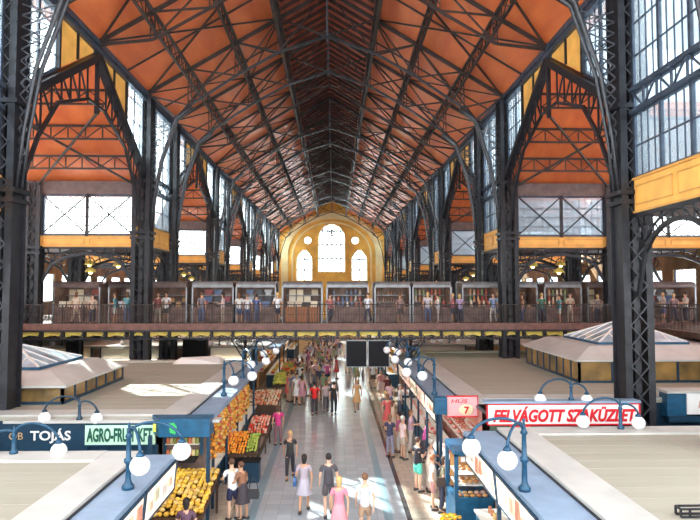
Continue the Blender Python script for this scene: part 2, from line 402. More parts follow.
for k, (a, q) in enumerate(WIDE):
    mid = (a + q) / 2
    for sx in (-1, 1):
        X = sx * 10.0
        sl = lambda y: 16.75 - abs(y - mid) * .60
        for e0, dr in ((a + .45, 1), (q - .45, -1)):
            y1 = e0 + dr * 2.75
            window([(e0, sl(e0) + .3), (y1, sl(y1) + .3), (y1, EAVE), (e0, EAVE)] if dr > 0 else [(y1, sl(y1) + .3), (e0, sl(e0) + .3), (e0, EAVE), (y1, EAVE)],
                   (X, 0, 0), (0, 1, 0), (0, 0, 1), .46, 1.06, 'pane', heavy_u=3)
            y2 = mid - dr * .35
            t = trim(MB().prism([(y1, sl(y1) + .3), (y2, sl(y2) + .25), (y2, EAVE), (y1, EAVE)], .12, (X, 0, 0), (0, 1, 0), (0, 0, 1)), M['yellow'])
            g = MB(); ym = (y1 + y2) / 2
            g.bar((X - sx * .1, ym, sl(ym) + .3), (X - sx * .1, ym, EAVE), .09); g.bar((X - sx * .1, y1, sl(y1) + .3), (X - sx * .1, y1, EAVE), .14)
            obj('mullion', g, M['iron'], t)
        # iron gable frame round the opening with a web of bars
        g = MB(); x = X - sx * .1
        for dr in (-1, 1):
            ye = mid + dr * 6.5
            g.bar((x, mid, 16.75), (x, ye, sl(ye)), .36, .30); 
            yb = mid + dr * 6.35
            A = [(mid + dr * .9, 14.6), (mid + dr * 3.6, 13.6), (mid + dr * 5.0, 12.0), (mid + dr * 6.2, 9.9)]
            for i in range(3): g.bar((x, *A[i]), (x, *A[i + 1]), .12)
            for i in range(7):
                y = mid + dr * (1 + i * .78); y_ = y + dr * .5
                zz = 14.6 - max(0, abs(y - mid) - .9) * .37
                if abs(y - mid) > 3.6: zz = 13.6 - (abs(y - mid) - 3.6) * 1.2
                g.bar((x, y, sl(y)), (x, y, zz), .06); g.bar((x, y, zz), (x, y + dr * .78, sl(y + dr * .78)), .06)
        g.bar((x, mid - .9, 14.6), (x, mid + .9, 14.6), .1); g.bar((x, mid, 16.75), (x, mid, 14.2), .16)
        o = obj('gable_frame', g, M['iron']); tag(o, 'dark iron gable frame around the side opening, %s on the %s' % (nth(k), 'left' if sx < 0 else 'right'), 'iron frame')
        # transverse clerestory wall on the far side of the bay
        side = 'left' if sx < 0 else 'right'
        for j, (xa, xb) in enumerate(((10.55, 15.35), (16.25, 21.6))):
            x0, x1 = (xa, xb) if sx > 0 else (-xb, -xa)
            trim(MB().b2((x0 - .4, q - .14, 11.8), (x1 + .4, q + .14, 12.5)), M['brownbeam'])
            window([(x0, 9.6), (x1, 9.6), (x1, 11.75), (x0, 11.75)], (0, q, 0), (1, 0, 0), (0, 0, 1), .345, .5, 'pane_frost', thick=.03)
            panel((x0 - .1, q - .1, 8.95), (x1 + .1, q + .1, 9.5), .1)
            window([(x0, 9.2), (x1, 9.2), (x1, 12.2), (x0, 12.2)], (0, a, 0), (1, 0, 0), (0, 0, 1), .6, .75, 'pane_frost', thick=.03)
            g = MB(); yy = q - .14; xm = (x0 + x1) / 2
            for c0, c1 in ((x0, xm), (xm, x1)):
                g.bar((c0, yy, 9.62), (c1, yy, 11.75), .09, .06); g.bar((c1, yy, 9.62), (c0, yy, 11.75), .09, .06)
            g.bar((xm, yy, 9.5), (xm, yy, 11.8), .16, .1)
            o = obj('cross_brace', g, M['iron'])
            tag(o, 'dark X braces over frosted window, %s bay, %s, %s side' % (nth(k), 'inner end' if j == 0 else 'outer end', side), 'iron brace')

# arches of radiating bars beneath the yellow panels
def arch(p0, p1, top, spring, label, th=.1, n_=9, crown=.35):
    p0 = Vector(p0); p1 = Vector(p1); d = p1 - p0; g = MB(); Ls = d.length
    pts = []
    for i in range(n_ + 1):
        t = i / n_; h = math.sqrt(max(0, 1 - (2 * t - 1) ** 2)); pts.append(p0 + d * t + Vector((0, 0, spring + (top - crown - spring) * h)))
    for i in range(n_): g.bar(pts[i], pts[i + 1], th, th * 1.3)
    pts2 = [Vector((p.x, p.y, min(p.z + .32, top - .1))) for p in pts]
    for i in range(1, n_ - 1): g.bar(pts2[i], pts2[i + 1], th * .6)
    g.bar(p0 + Vector((0, 0, top)), p1 + Vector((0, 0, top)), th * 1.2)
    for i in range(1, n_):
        t = i / n_; u = p0 + d * (t + (t - .5) * .12) if 0 < t + (t - .5) * .12 < 1 else p0 + d * t
        g.bar(pts[i], Vector((u.x, u.y, top)), th * .5)
        if i < n_ - 1: g.bar(pts[i], pts2[i + 1], th * .35)
    # scroll rings in the corners
    for s_ in (0, 1):
        c_ = p0 + d * (.09 if s_ == 0 else .91); cz = top - .55
        ring = [c_ + d.normalized() * (.27 * math.cos(a_)) + Vector((0, 0, cz + .27 * math.sin(a_))) for a_ in [2 * PI * i / 10 for i in range(11)]]
        g.tube(ring, .035, 4, False)
    o = obj('spandrel_arch', g, M['iron']); tag(o, label, 'iron arch'); return o
for k, (a, q) in enumerate(NARROW[:5]):
    for sx in (-1, 1):
        side = 'left' if sx < 0 else 'right'
        arch((sx * 9.95, a + .5, 0), (sx * 9.95, q - .5, 0), 8.95, 6.4, 'iron arch of radiating bars below the nave panel, %s on the %s' % (nth(k), side))
for k, (a, q) in enumerate(WIDE):
    for sx in (-1, 1):
        side = 'left' if sx < 0 else 'right'
        for j, (xa, xb) in enumerate(((10.5, 15.4), (16.2, 21.6))):
            arch((sx * xa, q, 0), (sx * xb, q, 0), 8.9, 7.0, 'dark iron arch across the %s side aisle, %s bay, %s one' % (side, nth(k), 'inner' if j == 0 else 'outer'), .12)
            arch((sx * xa, q + 5.4, 0), (sx * xb, q + 5.4, 0), 8.9, 7.0, 'far iron arch of the %s side aisle, %s narrow bay, %s one' % (side, nth(k), 'inner' if j == 0 else 'outer'), .12)

# outer walls with windows at gallery level and above
for sx in (-1, 1):
    X = sx * 22.1; m = MB()
    m.b2((X - .15, 8, 0), (X + .15, WALL_Y, 5.7)); m.b2((X - .15, 8, 7.9), (X + .15, WALL_Y, 9.6)); m.b2((X - .15, 8, 12.0), (X + .15, WALL_Y, 12.5))
    y = 8.0
    while y < WALL_Y - 3:
        m.b2((X - .15, y, 5.7), (X + .15, y + 1.3, 7.9)); m.b2((X - .15, y, 9.6), (X + .15, y + .9, 12.0))
        window([(y + 1.3, 5.7), (y + 3.7, 5.7), (y + 3.7, 7.9), (y + 1.3, 7.9)], (X, 0, 0), (0, 1, 0), (0, 0, 1), .8, .75, 'pane_frost')
        window([(y + .9, 9.6), (y + 3.7, 9.6), (y + 3.7, 12.0), (y + .9, 12.0)], (X, 0, 0), (0, 1, 0), (0, 0, 1), .7, .8, 'pane_frost')
        y += 3.7
    struct('wall_left' if sx < 0 else 'wall_right', m, M['wallbrown'])

# end wall with pointed windows
def arch_poly(cx, hw, z0, zs, zt, n_=8, pointed=False):
    pts = [(cx - hw, z0), (cx + hw, z0), (cx + hw, zs)]
    for i in range(1, 2 * n_):
        a = PI * i / (2 * n_)
        if pointed:
            x = math.cos(a); z = abs(math.sin(a)) ** .8 if False else 1 - abs(x) ** 1.6
            pts.append((cx + hw * x, zs + (zt - zs) * z))
        else: pts.append((cx + hw * math.cos(a), zs + (zt - zs) * math.sin(a)))
    pts.append((cx - hw, zs)); return pts
holes = [arch_poly(-.05, 2.55, 10.0, 16.3, 19.1), arch_poly(-5.2, 1.5, 8.4, 12.6, 14.3, pointed=True), arch_poly(5.2, 1.5, 8.4, 12.6, 14.3, pointed=True),
         [(-4.6 + .75 * math.cos(2 * PI * i / 16), 16.0 + .75 * math.sin(2 * PI * i / 16)) for i in range(16)],
         [(4.4 + .75 * math.cos(2 * PI * i / 16), 16.0 + .75 * math.sin(2 * PI * i / 16)) for i in range(16)]]
def wall_with_holes(name, outer, holes, Y, th, m_):
    cu = bpy.data.curves.new(name, 'CURVE'); cu.dimensions = '2D'; cu.fill_mode = 'BOTH'; cu.extrude = th / 2
    for poly in [outer] + holes:
        sp_ = cu.splines.new('POLY'); sp_.points.add(len(poly) - 1); sp_.use_cyclic_u = True
        for i, p in enumerate(poly): sp_.points[i].co = (p[0], p[1], 0, 1)
    o = bpy.data.objects.new(name, cu); me = bpy.data.meshes.new_from_object(o); bpy.data.objects.remove(o)
    o = bpy.data.objects.new(name, me); me.materials.clear(); me.materials.append(m_); COL.objects.link(o)
    o.rotation_euler = (PI / 2, 0, 0); o.location = (0, Y, 0); return o
outer = [(-22, 0), (22, 0), (22, 12.5), (10.6, 12.5), (10.6, 17.5), (0, 23.9), (-10.6, 17.5), (-10.6, 12.5), (-22, 12.5)]
tag(wall_with_holes('wall_back', outer, holes, WALL_Y, .5, M['ochre']), kind='structure')
def ring_poly(r, zc, zr, n_=24): return [(r * math.cos(PI * i / n_), zc + zr * math.sin(PI * i / n_)) for i in range(n_ + 1)]
def band(r0, r1, zc, zt0, zt1, zb, Y, m_, th):
    m = MB(); A = [(r1, zb)] + ring_poly(r1, zc, zt1 - zc) + [(-r1, zb)]; B = [(r0, zb)] + ring_poly(r0, zc, zt0 - zc) + [(-r0, zb)]
    for i in range(len(A) - 1): m.prism([A[i], A[i + 1], B[i + 1], B[i]], th, (0, Y, 0))
    return trim(m, m_)
band(8.3, 9.6, 13.5, 20.1, 21.3, 4, WALL_Y - .32, M['cream'], .16)
band(7.3, 7.6, 13.0, 19.3, 19.6, 4, WALL_Y - .30, M['cream'], .1)
for hp in (holes[0], holes[1], holes[2]):
    m = MB(); cx = sum(p[0] for p in hp) / len(hp)
    for i in range(len(hp)): 
        a_, b_ = hp[i], hp[(i + 1) % len(hp)]; m.bar((a_[0], WALL_Y - .3, a_[1]), (b_[0], WALL_Y - .3, b_[1]), .22, .12)
    trim(m, M['cream'])
for hp, du, dv in ((holes[0], .85, 2.6), (holes[1], 1.5, 2.0), (holes[2], 1.5, 2.0), (holes[3], 3, 3), (holes[4], 3, 3)):
    window(hp, (0, WALL_Y, 0), (1, 0, 0), (0, 0, 1), du, dv, 'pane', fw=.10, thick=.17, iron='iron_light')
m = MB(); m.tube([(-.05 + .55 * math.cos(2 * PI * i / 16), WALL_Y - .3, 17.4 + .55 * math.sin(2 * PI * i / 16)) for i in range(17)], .13, 6, False)
for i in range(6):
    a = PI * i / 6; m.bar((-.05 - .5 * math.cos(a), WALL_Y - .3, 17.4 - .5 * math.sin(a)), (-.05 + .5 * math.cos(a), WALL_Y - .3, 17.4 + .5 * math.sin(a)), .07)
tag(obj('rosette', m, M['darkwood']), 'small round dark rosette in the head of the tall end window', 'ornament')

# ------------------------------------------------------------------ iron columns
def lacing(g, p, q, wv, n_, th):
    p = Vector(p); q = Vector(q); wv = Vector(wv)
    for i in range(n_):
        a, b = p + (q - p) * i / n_, p + (q - p) * (i + 1) / n_
        g.bar(a - wv, b + wv, th, th * .4); g.bar(a + wv, b - wv, th, th * .4)
def column(x, y, h, label, big=True, lace=26, bracket=True, sx=1):
    t = thing('iron_column', (x, y, 0), label, 'column')
    W = .36 if big else .30; D = .40 if big else .3
    for s_ in (-1, 1):
        g = MB(); g.b2((s_ * W - .02, -D + .05, 0), (s_ * W + .02, D - .05, h))
        for e_ in (-1, 1): g.b2((s_ * W - .11, e_ * D - .025, 0), (s_ * W + .11, e_ * D + .025, h))
        o = obj('upright', g, M['iron'], t)
        r = MB(); n_ = int(h / .42)
        if y < 40:
            for i in range(n_):
                for q_ in (-.075, .075): r.box((s_ * W + q_, -D - .035, .3 + i * .42), (.035, .025, .035))
            obj('rivet_row', r, M['iron'], o)
    g = MB()
    for e_ in (-1, 1): lacing(g, (0, e_ * D, .4), (0, e_ * D, h - .3), (W - .08, 0, 0), lace, .075)
    obj('lacing', g, M['iron_mid'] if y < 25 else M['iron'], t)
    g = MB(); g.b2((-.1, -D + .1, 0), (.1, D - .1, h)); obj('web_plate', g, M['iron'], t)
    g = MB(); g.box((0, 0, .25), (2 * W + .5, 2 * D + .35, .5)); g.box((0, 0, .62), (2 * W + .35, 2 * D + .2, .25)); obj('base', g, M['iron'], t)
    g = MB(); zc = 9.4 if big else 8.6
    for z, ww in ((zc, .12), (zc + .3, .2), (12.5, .16)):
        if z < h: g.box((0, 0, z), (2 * W + .22 + ww, 2 * D + ww, .14))
    obj('collar', g, M['iron'], t)
    if bracket:
        # curved bracket from the column up to the roof truss, with scrollwork
        inn = -sx
        P = [(inn * .42, 0, 9.7), (inn * .62, 0, 11.6), (inn * .95, 0, 13.6), (inn * 1.75, 0, 16.0), (inn * 2.6, 0, 16.7)]
        for yy in (-.16, .16):
            obj('bracket', MB().tube([(a, yy, c_) for a, _, c_ in P], [.05, .06, .07, .08, .08], 6), M['iron_mid'], t, True)
        g = MB()
        for i in range(14):
            z = 10.6 + i * .37; xo = inn * (.42 + (z - 9.7) * .1 + max(0, z - 13.6) * .27)
            g.bar((inn * .40, 0, z), (xo, 0, z + .35), .04); g.bar((inn * .40, 0, z + .35), (xo, 0, z), .04)
            if i % 2: g.tube([((inn * .4 + xo) / 2 + .13 * math.cos(a), 0, z + .13 * math.sin(a)) for a in [2 * PI * j / 8 for j in range(9)]], .022, 4, False)
        obj('scrollwork', g, M['iron_light'], t)
    return t
for k, y in enumerate(YS):
    for sx in (-1, 1):
        side = 'left' if sx < 0 else 'right'
        column(sx * HW, y, 17.2, 'tall dark riveted lattice column of the nave, %s in the %s row' % (nth(k) + ('' if k == 0 else ' from the front'), side), lace=26 if k < 4 else 16, sx=sx)
        column(sx * 15.8, y, 12.4 if True else 9, 'dark side aisle column behind the %s nave row, %s from the front' % (side, nth(k)), False, 18, False)

# ------------------------------------------------------------------ roof trusses
UP = [10.0, 7.55, 5.0, 2.65, 0.0]
LOW = {10.0: 17.0, 7.55: 16.75, 5.0: 18.45, 2.65: 19.8, 0.0: 20.7}
fr = sorted(YS + [(a + b) / 2 for a, b in WIDE])
for k, y in enumerate(fr):
    main = y in YS
    t = thing('roof_truss', (0, y, 17.2), 'dark iron truss spanning the nave under the red roof, %s from the front' % nth(k), 'roof truss')
    Z = 17.2; U = {x: roofz(x) - .14 - Z for x in UP}; Lw = {x: LOW[x] - Z for x in UP}
    if not main: Lw = {10.0: U[10.0] - .05, 7.55: U[7.55] - 1.25, 5.0: U[5.0] - 1.3, 2.65: U[2.65] - 1.3, 0: U[0] - 1.2}
    a_ = .13 if main else .11
    for sx in (-1, 1):
        g = MB()
        for i in range(4): g.bar((sx * UP[i], 0, U[UP[i]]), (sx * UP[i + 1], 0, U[UP[i + 1]]), a_, a_ * 1.5)
        obj('rafter', g, M['iron2'], t)
        g = MB()
        for i in range(4):
            p, q = (sx * UP[i], 0, Lw[UP[i]]), (sx * UP[i + 1], 0, Lw[UP[i + 1]])
            if main and i == 0: p = (sx * 8.3, 0, 16.05 - Z)
            g.bar(p, q, a_ * .9, a_)
        if main: g.bar((sx * 9.6, 0, U[10.0] - .1), (sx * 8.3, 0, 16.05 - Z), .12)
        obj('bottom_chord', g, M['iron_mid'] if main else M['iron2'], t)
        for i in (1, 2, 3):
            x = UP[i]; g = MB()
            for d_ in (-.09, .09): g.bar((sx * x + d_, 0, U[x]), (sx * x + d_, 0, Lw[x]), .05)
            nz = 5
            for j in range(nz):
                z0 = U[x] + (Lw[x] - U[x]) * j / nz; z1 = U[x] + (Lw[x] - U[x]) * (j + 1) / nz
                g.bar((sx * x - .09, 0, z0), (sx * x + .09, 0, z1), .03)
            obj('post', g, M['iron2'], t)
        g = MB()
        for i in range(4):
            xa, xb = UP[i], UP[i + 1]
            g.bar((sx * xa, 0, U[xa]), (sx * xb, 0, Lw[xb]), .08)
            if i: g.bar((sx * xa, 0, Lw[xa]), (sx * xb, 0, U[xb]), .07)
        obj('web_brace', g, M['iron2'], t)
    g = MB(); g.bar((0, 0, U[0]), (0, 0, Lw[0] - (.25 if main else 0)), .11); obj('king_post', g, M['iron_light'] if main else M['iron2'], t)

# longitudinal lattice purlins
def long_lattice(x, ztop, depth, label, n_, chord=.12, web=.05, m_='iron2'):
    g = MB(); y0, y1 = RY0 + .5, WALL_Y - .4
    g.bar((x, y0, ztop), (x, y1, ztop), chord); g.bar((x, y0, ztop - depth), (x, y1, ztop - depth), chord * .9)
    for i in range(n_):
        a, b = y0 + (y1 - y0) * i / n_, y0 + (y1 - y0) * (i + 1) / n_
        g.bar((x, a, ztop), (x, a, ztop - depth), web)
        g.bar((x, a, ztop if i % 2 else ztop - depth), (x, b, ztop - depth if i % 2 else ztop), web)
        g.bar((x, a, ztop - depth if i % 2 else ztop), (x, b, ztop if i % 2 else ztop - depth), web * .8)
    tag(obj('lattice_purlin', g, M[m_]), label, 'roof beam')
for sx in (-1, 1):
    side = 'left' if sx < 0 else 'right'
    long_lattice(sx * 2.65, roofz(2.65) - .22, 1.0, 'heavy lattice beam along the edge of the dark ridge strip, %s one' % side, 80, .2, .09)
    long_lattice(sx * 5.0, roofz(5) - .1, .75, 'lattice beam running down the middle of the %s roof slope' % side, 80, .12, .05)
    long_lattice(sx * 7.55, roofz(7.55) - .1, .75, 'lattice beam running low along the %s roof slope' % side, 80, .12, .05)
    g = MB(); X = sx * 9.9
    g.b2((X - .12, RY0, 17.2), (X + .12, WALL_Y, 17.45)); g.b2((X - .04, RY0, 16.95), (X + .04, WALL_Y, 17.2)); g.b2((X - .14, RY0, 16.9), (X + .14, WALL_Y, 17.0))
    tag(obj('eaves_girder', g, M['iron_blue']), 'long dark blue girder along the top of the %s clerestory windows' % side, 'iron beam')
# wind bracing in the plane of the roof, one set per bay
for k in range(len(fr) - 1):
    a, b_ = fr[k], fr[k + 1]
    for sx in (-1, 1):
        side = 'left' if sx < 0 else 'right'
        g = MB(); P = lambda x, y: (sx * x, y, roofz(x) - .16)
        if b_ - a > 6:
            g.bar(P(9.8, a), P(2.65, b_), .08); g.bar(P(2.65, a), P(9.8, b_), .08)
            ym = (a + b_) / 2
        else:
            ym = (a + b_) / 2
            g.bar(P(9.8, a), P(5, b_), .07); g.bar(P(9.8, b_), P(5, a), .07); g.bar(P(5, a), P(2.65, b_), .07); g.bar(P(5, b_), P(2.65, a), .07)
        g.bar(P(9.8, ym), P(2.65, ym), .08)
        tag(obj('wind_brace', g, M['iron2']), 'crossed roof bracing rods on the %s slope, %s bay from the front' % (side, nth(k)), 'roof brace')
# ------------------------------------------------------------------ bridge and galleries
DZ = 4.72
BY0, BY1 = 32.2, 37.9
t = thing('footbridge', (0, BY0, 0), 'dark iron footbridge with lattice railing crossing the whole hall above the stalls', 'bridge')
def P(x, y, z): return (x, y - BY0, z)
obj('deck', MB().b2(P(-21.8, BY0, DZ - .16), P(21.8, BY1, DZ)), M['darkwood'], t)
obj('fascia', MB().b2(P(-21.8, BY0 - .06, DZ - .24), P(21.8, BY0 - .003, DZ + .10)), M['deck'], t)
g = MB(); g.b2(P(-21.8, BY0 - .05, DZ - .34), P(21.8, BY0 + .12, DZ - .243)); g.b2(P(-21.8, BY0 - .03, 3.98), P(21.8, BY0 + .06, 4.05))
obj('edge_beam', g, M['iron'], t)
pitch = 1.12; nb = 39
x0 = -21.8
for i in range(nb):
    xa = x0 + i * pitch; m = MB(); pts = [(xa + .08 + (pitch - .16) * j / 8, DZ - .64 + .10 * math.sin(PI * j / 8)) for j in range(9)]
    m.prism(pts + [(xa + pitch - .08, DZ - .345), (xa + .08, DZ - .345)], BY1 - BY0 - .3, P(0, (BY0 + BY1) / 2 + .1, 0))
    obj('soffit_vault', m, M['soffit'], t)
g = MB()
for i in range(nb + 1):
    xa = x0 + i * pitch
    g.b2(P(xa - .06, BY0 + .13, DZ - .62), P(xa + .06, BY1, DZ - .345))
    g.bar(P(xa, BY0, DZ - .3), P(xa, BY0, 4.0), .09)
obj('joists', g, M['iron'], t)
g = MB()
for i in range(nb):
    xa = x0 + i * pitch; xm = xa + pitch / 2
    A = [(xa + pitch * j / 6, 4.02 + .36 * (abs(2 * j / 6 - 1) ** 2)) for j in range(7)]
    for j in range(6): g.bar(P(A[j][0], BY0, A[j][1] - .1), P(A[j + 1][0], BY0, A[j + 1][1] - .1), .04)
    g.tube([P(xm + .1 * math.cos(a), BY0, 4.12 + .07 * math.sin(a)) for a in [2 * PI * q / 8 for q in range(9)]], .02, 4, False)
obj('girder_scrolls', g, M['iron'], t)
def railing(p0, p1, parent, name='railing', step=.14, h=1.05, dense=True):
    p0 = Vector(p0); p1 = Vector(p1); d = p1 - p0; g = MB(); n_ = int(d.length / step)
    for z in (.06, h * .5, h): g.bar(p0 + Vector((0, 0, z)), p1 + Vector((0, 0, z)), .05 if z == h else .025)
    for i in range(n_ + 1):
        q = p0 + d * i / n_; g.bar(q + Vector((0, 0, .05)), q + Vector((0, 0, h)), .06 if i % 8 == 0 else .018)
        if dense and i < n_:
            q2 = p0 + d * (i + 1) / n_; g.bar(q + Vector((0, 0, .06)), q2 + Vector((0, 0, h * .5)), .012); g.bar(q + Vector((0, 0, h)), q2 + Vector((0, 0, h * .5)), .012)
    return obj(name, g, M['iron2'], parent)
railing(P(-21.8, BY0, DZ + .05), P(21.8, BY0, DZ + .05), t)
railing(P(-21.8, BY1, DZ), P(21.8, BY1, DZ), t, step=.28)
for sx in (-1, 1):
    side = 'left' if sx < 0 else 'right'
    t2 = thing('side_gallery', (sx * 19, 8, 0), 'upper gallery floor running along the %s outer wall' % side, 'gallery')
    obj('deck', MB().b2((sx * -2.6, 0, DZ - .3), (sx * 2.9, 24.1, DZ)), M['darkwood'], t2)
    obj('deck', MB().b2((sx * -2.6, 30.2, DZ - .3), (sx * 2.9, 105, DZ)), M['darkwood'], t2)
    railing((sx * -2.6, 0, DZ), (sx * -2.6, 24.1, DZ), t2, step=.3, dense=False)
    railing((sx * -2.6, 30.2, DZ), (sx * -2.6, 105, DZ), t2, step=.4, dense=False)
# fan-headed posts under the bridge
for x, yy, lb in ((-4.35, BY0 + .3, 'slim iron post with fan bracket under the bridge, left of the aisle'), (4.55, BY0 + .3, 'slim iron post with fan bracket under the bridge, right of the aisle')):
    t = thing('bridge_post', (x, yy, 0), lb, 'post')
    obj('shaft', MB().lathe([(.2, 0), (.2, .3), (.1, .45), (.09, 3.0), (.13, 3.05), (.09, 3.1), (.08, 3.95)], n=10), M['iron'], t, True)
    g = MB()
    for s_ in (-1, 1):
        for j in range(5):
            a = .12 + j * .13; g.bar((0, 0, 2.9 + j * .1), (s_ * (.25 + j * .12), 0, 3.95), .03)
        g.bar((0, 0, 2.75), (s_ * .75, 0, 3.95), .06)
        g.bar((0, 0, 2.75), (0, s_ * .5, 3.95), .05)
        for j in range(1, 5): g.bar((0, 0, 2.75 + j * .26), (s_ * .19 * j * .8, 0, 2.75 + j * .28), .03)
    obj('fan_bracket', g, M['iron'], t)
# dark screens hung beneath the bridge
for i, (xa, xb) in enumerate(((1.02, 2.16), (2.2, 3.35))):
    t = thing('hanging_board', ((xa + xb) / 2, BY0 - .22, 2.55), 'black rectangular board hung below the bridge, %s one' % ('left' if i == 0 else 'right'), 'board')
    hw = (xb - xa) / 2
    obj('panel', MB().box((0, 0, .68), (xb - xa - .03, .06, 1.36)), M['black'], t)
    g = MB()
    for s_ in (-1, 1): g.box((s_ * (hw - .02), -.005, .68), (.035, .075, 1.4)); g.box((0, -.005, .68 + s_ * .69), (xb - xa, .075, .035))
    obj('frame', g, M['grey'], t)
    g = MB(); g.bar((-hw * .6, .05, 1.36), (-hw * .6, .2, 1.5), .03); g.bar((hw * .6, .05, 1.36), (hw * .6, .2, 1.5), .03); obj('hanger', g, M['iron'], t)

# goods: small shared meshes copied one by one ---------------------------------------
GM = {}
def lathe_mesh(nm, prof, n_=8): return MB().lathe(prof, n=n_).mesh(nm, True)
GM['bottle'] = lathe_mesh('bottle', [(.035, 0), (.04, .02), (.04, .15), (.015, .20), (.015, .26), (.018, .27)])
GM['jar'] = lathe_mesh('jar', [(.05, 0), (.055, .02), (.055, .12), (.045, .14), (.05, .15), (.05, .17)])
GM['basket'] = lathe_mesh('basket', [(.12, 0), (.17, .13), (.18, .15), (.15, .14), (.11, .03)], 10)
GM['vase'] = lathe_mesh('vase', [(.05, 0), (.09, .1), (.06, .22), (.035, .28), (.06, .33)], 10)
GM['doll'] = lathe_mesh('doll', [(.07, 0), (.09, .1), (.055, .2), (.07, .27), (.04, .34), (.01, .36)], 10)
m = MB(); m.b2((-.17, -.02, 0), (.17, .02, .34)); m.b2((-.25, -.02, .18), (-.17, .02, .34)); m.b2((.17, -.02, .18), (.25, .02, .34)); GM['shirt'] = m.mesh('shirt')
m = MB(); m.prism([(-.16, 0), (.16, 0), (.13, .22), (.06, .24), (-.06, .24), (-.13, .22)], .12); m.tube([(-.07, 0, .23), (-.05, 0, .33), (.05, 0, .33), (.07, 0, .23)], .012, 5); GM['handbag'] = m.mesh('handbag')
m = MB(); m.b2((-.2, -.01, 0), (.2, .01, .34)); 
for i in range(5): m.b2((-.2, -.016, .04 + i * .065), (.2, -.011, .06 + i * .065))
GM['cloth'] = m.mesh('cloth')
m = MB().ball((0, 0, 0), .045, 8, 6); GM['orange'] = m.mesh('orange', True)
m = MB().ball((0, 0, 0), .05, 8, 6, 1.0, 1.35, .9); GM['lemon'] = m.mesh('lemon', True)
m = MB(); 
for i in range(5):
    a = (i - 2) * .28; pts = [(.02 * i - .04 + math.sin(a) * .02, 0, .0), (.03 * (i - 2) + math.sin(a) * .06, .05, -.05), (.035 * (i - 2) + math.sin(a) * .07, .07, -.12), (.03 * (i - 2) + math.sin(a) * .06, .05, -.19)]
    m.tube(pts, [.012, .022, .022, .008], 6)
GM['banana_bunch'] = m.mesh('banana_bunch', True)
m = MB(); 
for i in range(16): m.ball((.05 * math.sin(i * 2.4) , .05 * math.cos(i * 2.4), -.035 * i), .034, 6, 4)
m.bar((0, 0, -.55), (0, 0, .06), .01); GM['pepper_string'] = m.mesh('pepper_string', True)
m = MB().tube([(-.2, 0, .0), (-.12, 0, -.03), (0, 0, -.04), (.12, 0, -.03), (.2, 0, 0)], [.01, .035, .04, .035, .01], 7); GM['sausage'] = m.mesh('sausage', True)
m = MB(); m.ball((0, 0, .07), .11, 8, 6, 1.2, .8, .7); GM['meat_cut'] = m.mesh('meat_cut', True)
COLS = {}
def cmat(c, rough=.45, nm='goods'):
    k = (tuple(round(x, 2) for x in c), rough)
    if k not in COLS: COLS[k] = mat(nm + '_colour', c, rough)
    return COLS[k]
def put(kind, p, col, label, cat, group, rz=0, s=1.0, name=None):
    me = GM[kind]; nm = name or kind
    if len(me.materials) == 0: me.materials.append(cmat(col))
    o = bpy.data.objects.new(nm, me); COL.objects.link(o); o.location = p; o.rotation_euler = (0, 0, rz); o.scale = (s, s, s)
    mm_ = cmat(col)
    if me.materials[0] != mm_: o.material_slots[0].link = 'OBJECT'; o.material_slots[0].material = mm_
    return tag(o, label, cat, group)

# kiosks on the bridge: grey curved metal roofs over lit shelves ----------------------------
def pxx(px, Y=34.1): return (px - 334) * Y / 600.0 + .4
KS = [  # px from, px to, kind of goods, roof colour, back light strength
    (-40, 14, 'cloth', 'brown'), (58, 103, 'cloth', 'brown'), (112, 136, 'shirt', 'dark'), (152, 188, 'handbag', 'gold'), (194, 234, 'shirt', 'grey'), (237, 276, 'shirt', 'grey'),
    (283, 322, 'cloth', 'grey'), (327, 368, 'vase', 'grey'), (375, 410, 'bottle', 'grey'), (413, 451, 'doll', 'grey'), (463, 499, 'doll', 'grey'),
    (517, 538, 'basket', 'grey'), (546, 583, 'doll', 'grey'), (590, 612, 'cloth', 'brown'), (650, 700, 'shirt', 'brown')]
PAL = {'cloth': [(.75, .66, .5), (.8, .72, .6), (.35, .08, .06), (.6, .5, .38)], 'shirt': [(.55, .6, .68), (.12, .18, .35), (.7, .68, .66), (.35, .08, .1), (.08, .08, .1)],
       'handbag': [(.4, .12, .06), (.12, .06, .05), (.55, .3, .12)], 'vase': [(.75, .7, .65), (.2, .25, .4), (.6, .2, .15)], 'bottle': [(.5, .25, .15), (.7, .4, .3), (.25, .2, .15)],
       'doll': [(.7, .35, .2), (.75, .6, .45), (.5, .1, .08), (.3, .4, .2)], 'basket': [(.7, .45, .2), (.5, .3, .12)]}
WORD = {'cloth': 'embroidered cloths', 'shirt': 'folded shirts', 'handbag': 'leather bags', 'vase': 'pottery', 'bottle': 'bottles', 'doll': 'painted dolls', 'basket': 'baskets'}
rt = {'grey': 'grey', 'brown': 'brownbeam', 'dark': 'iron2', 'gold': 'brownbeam'}
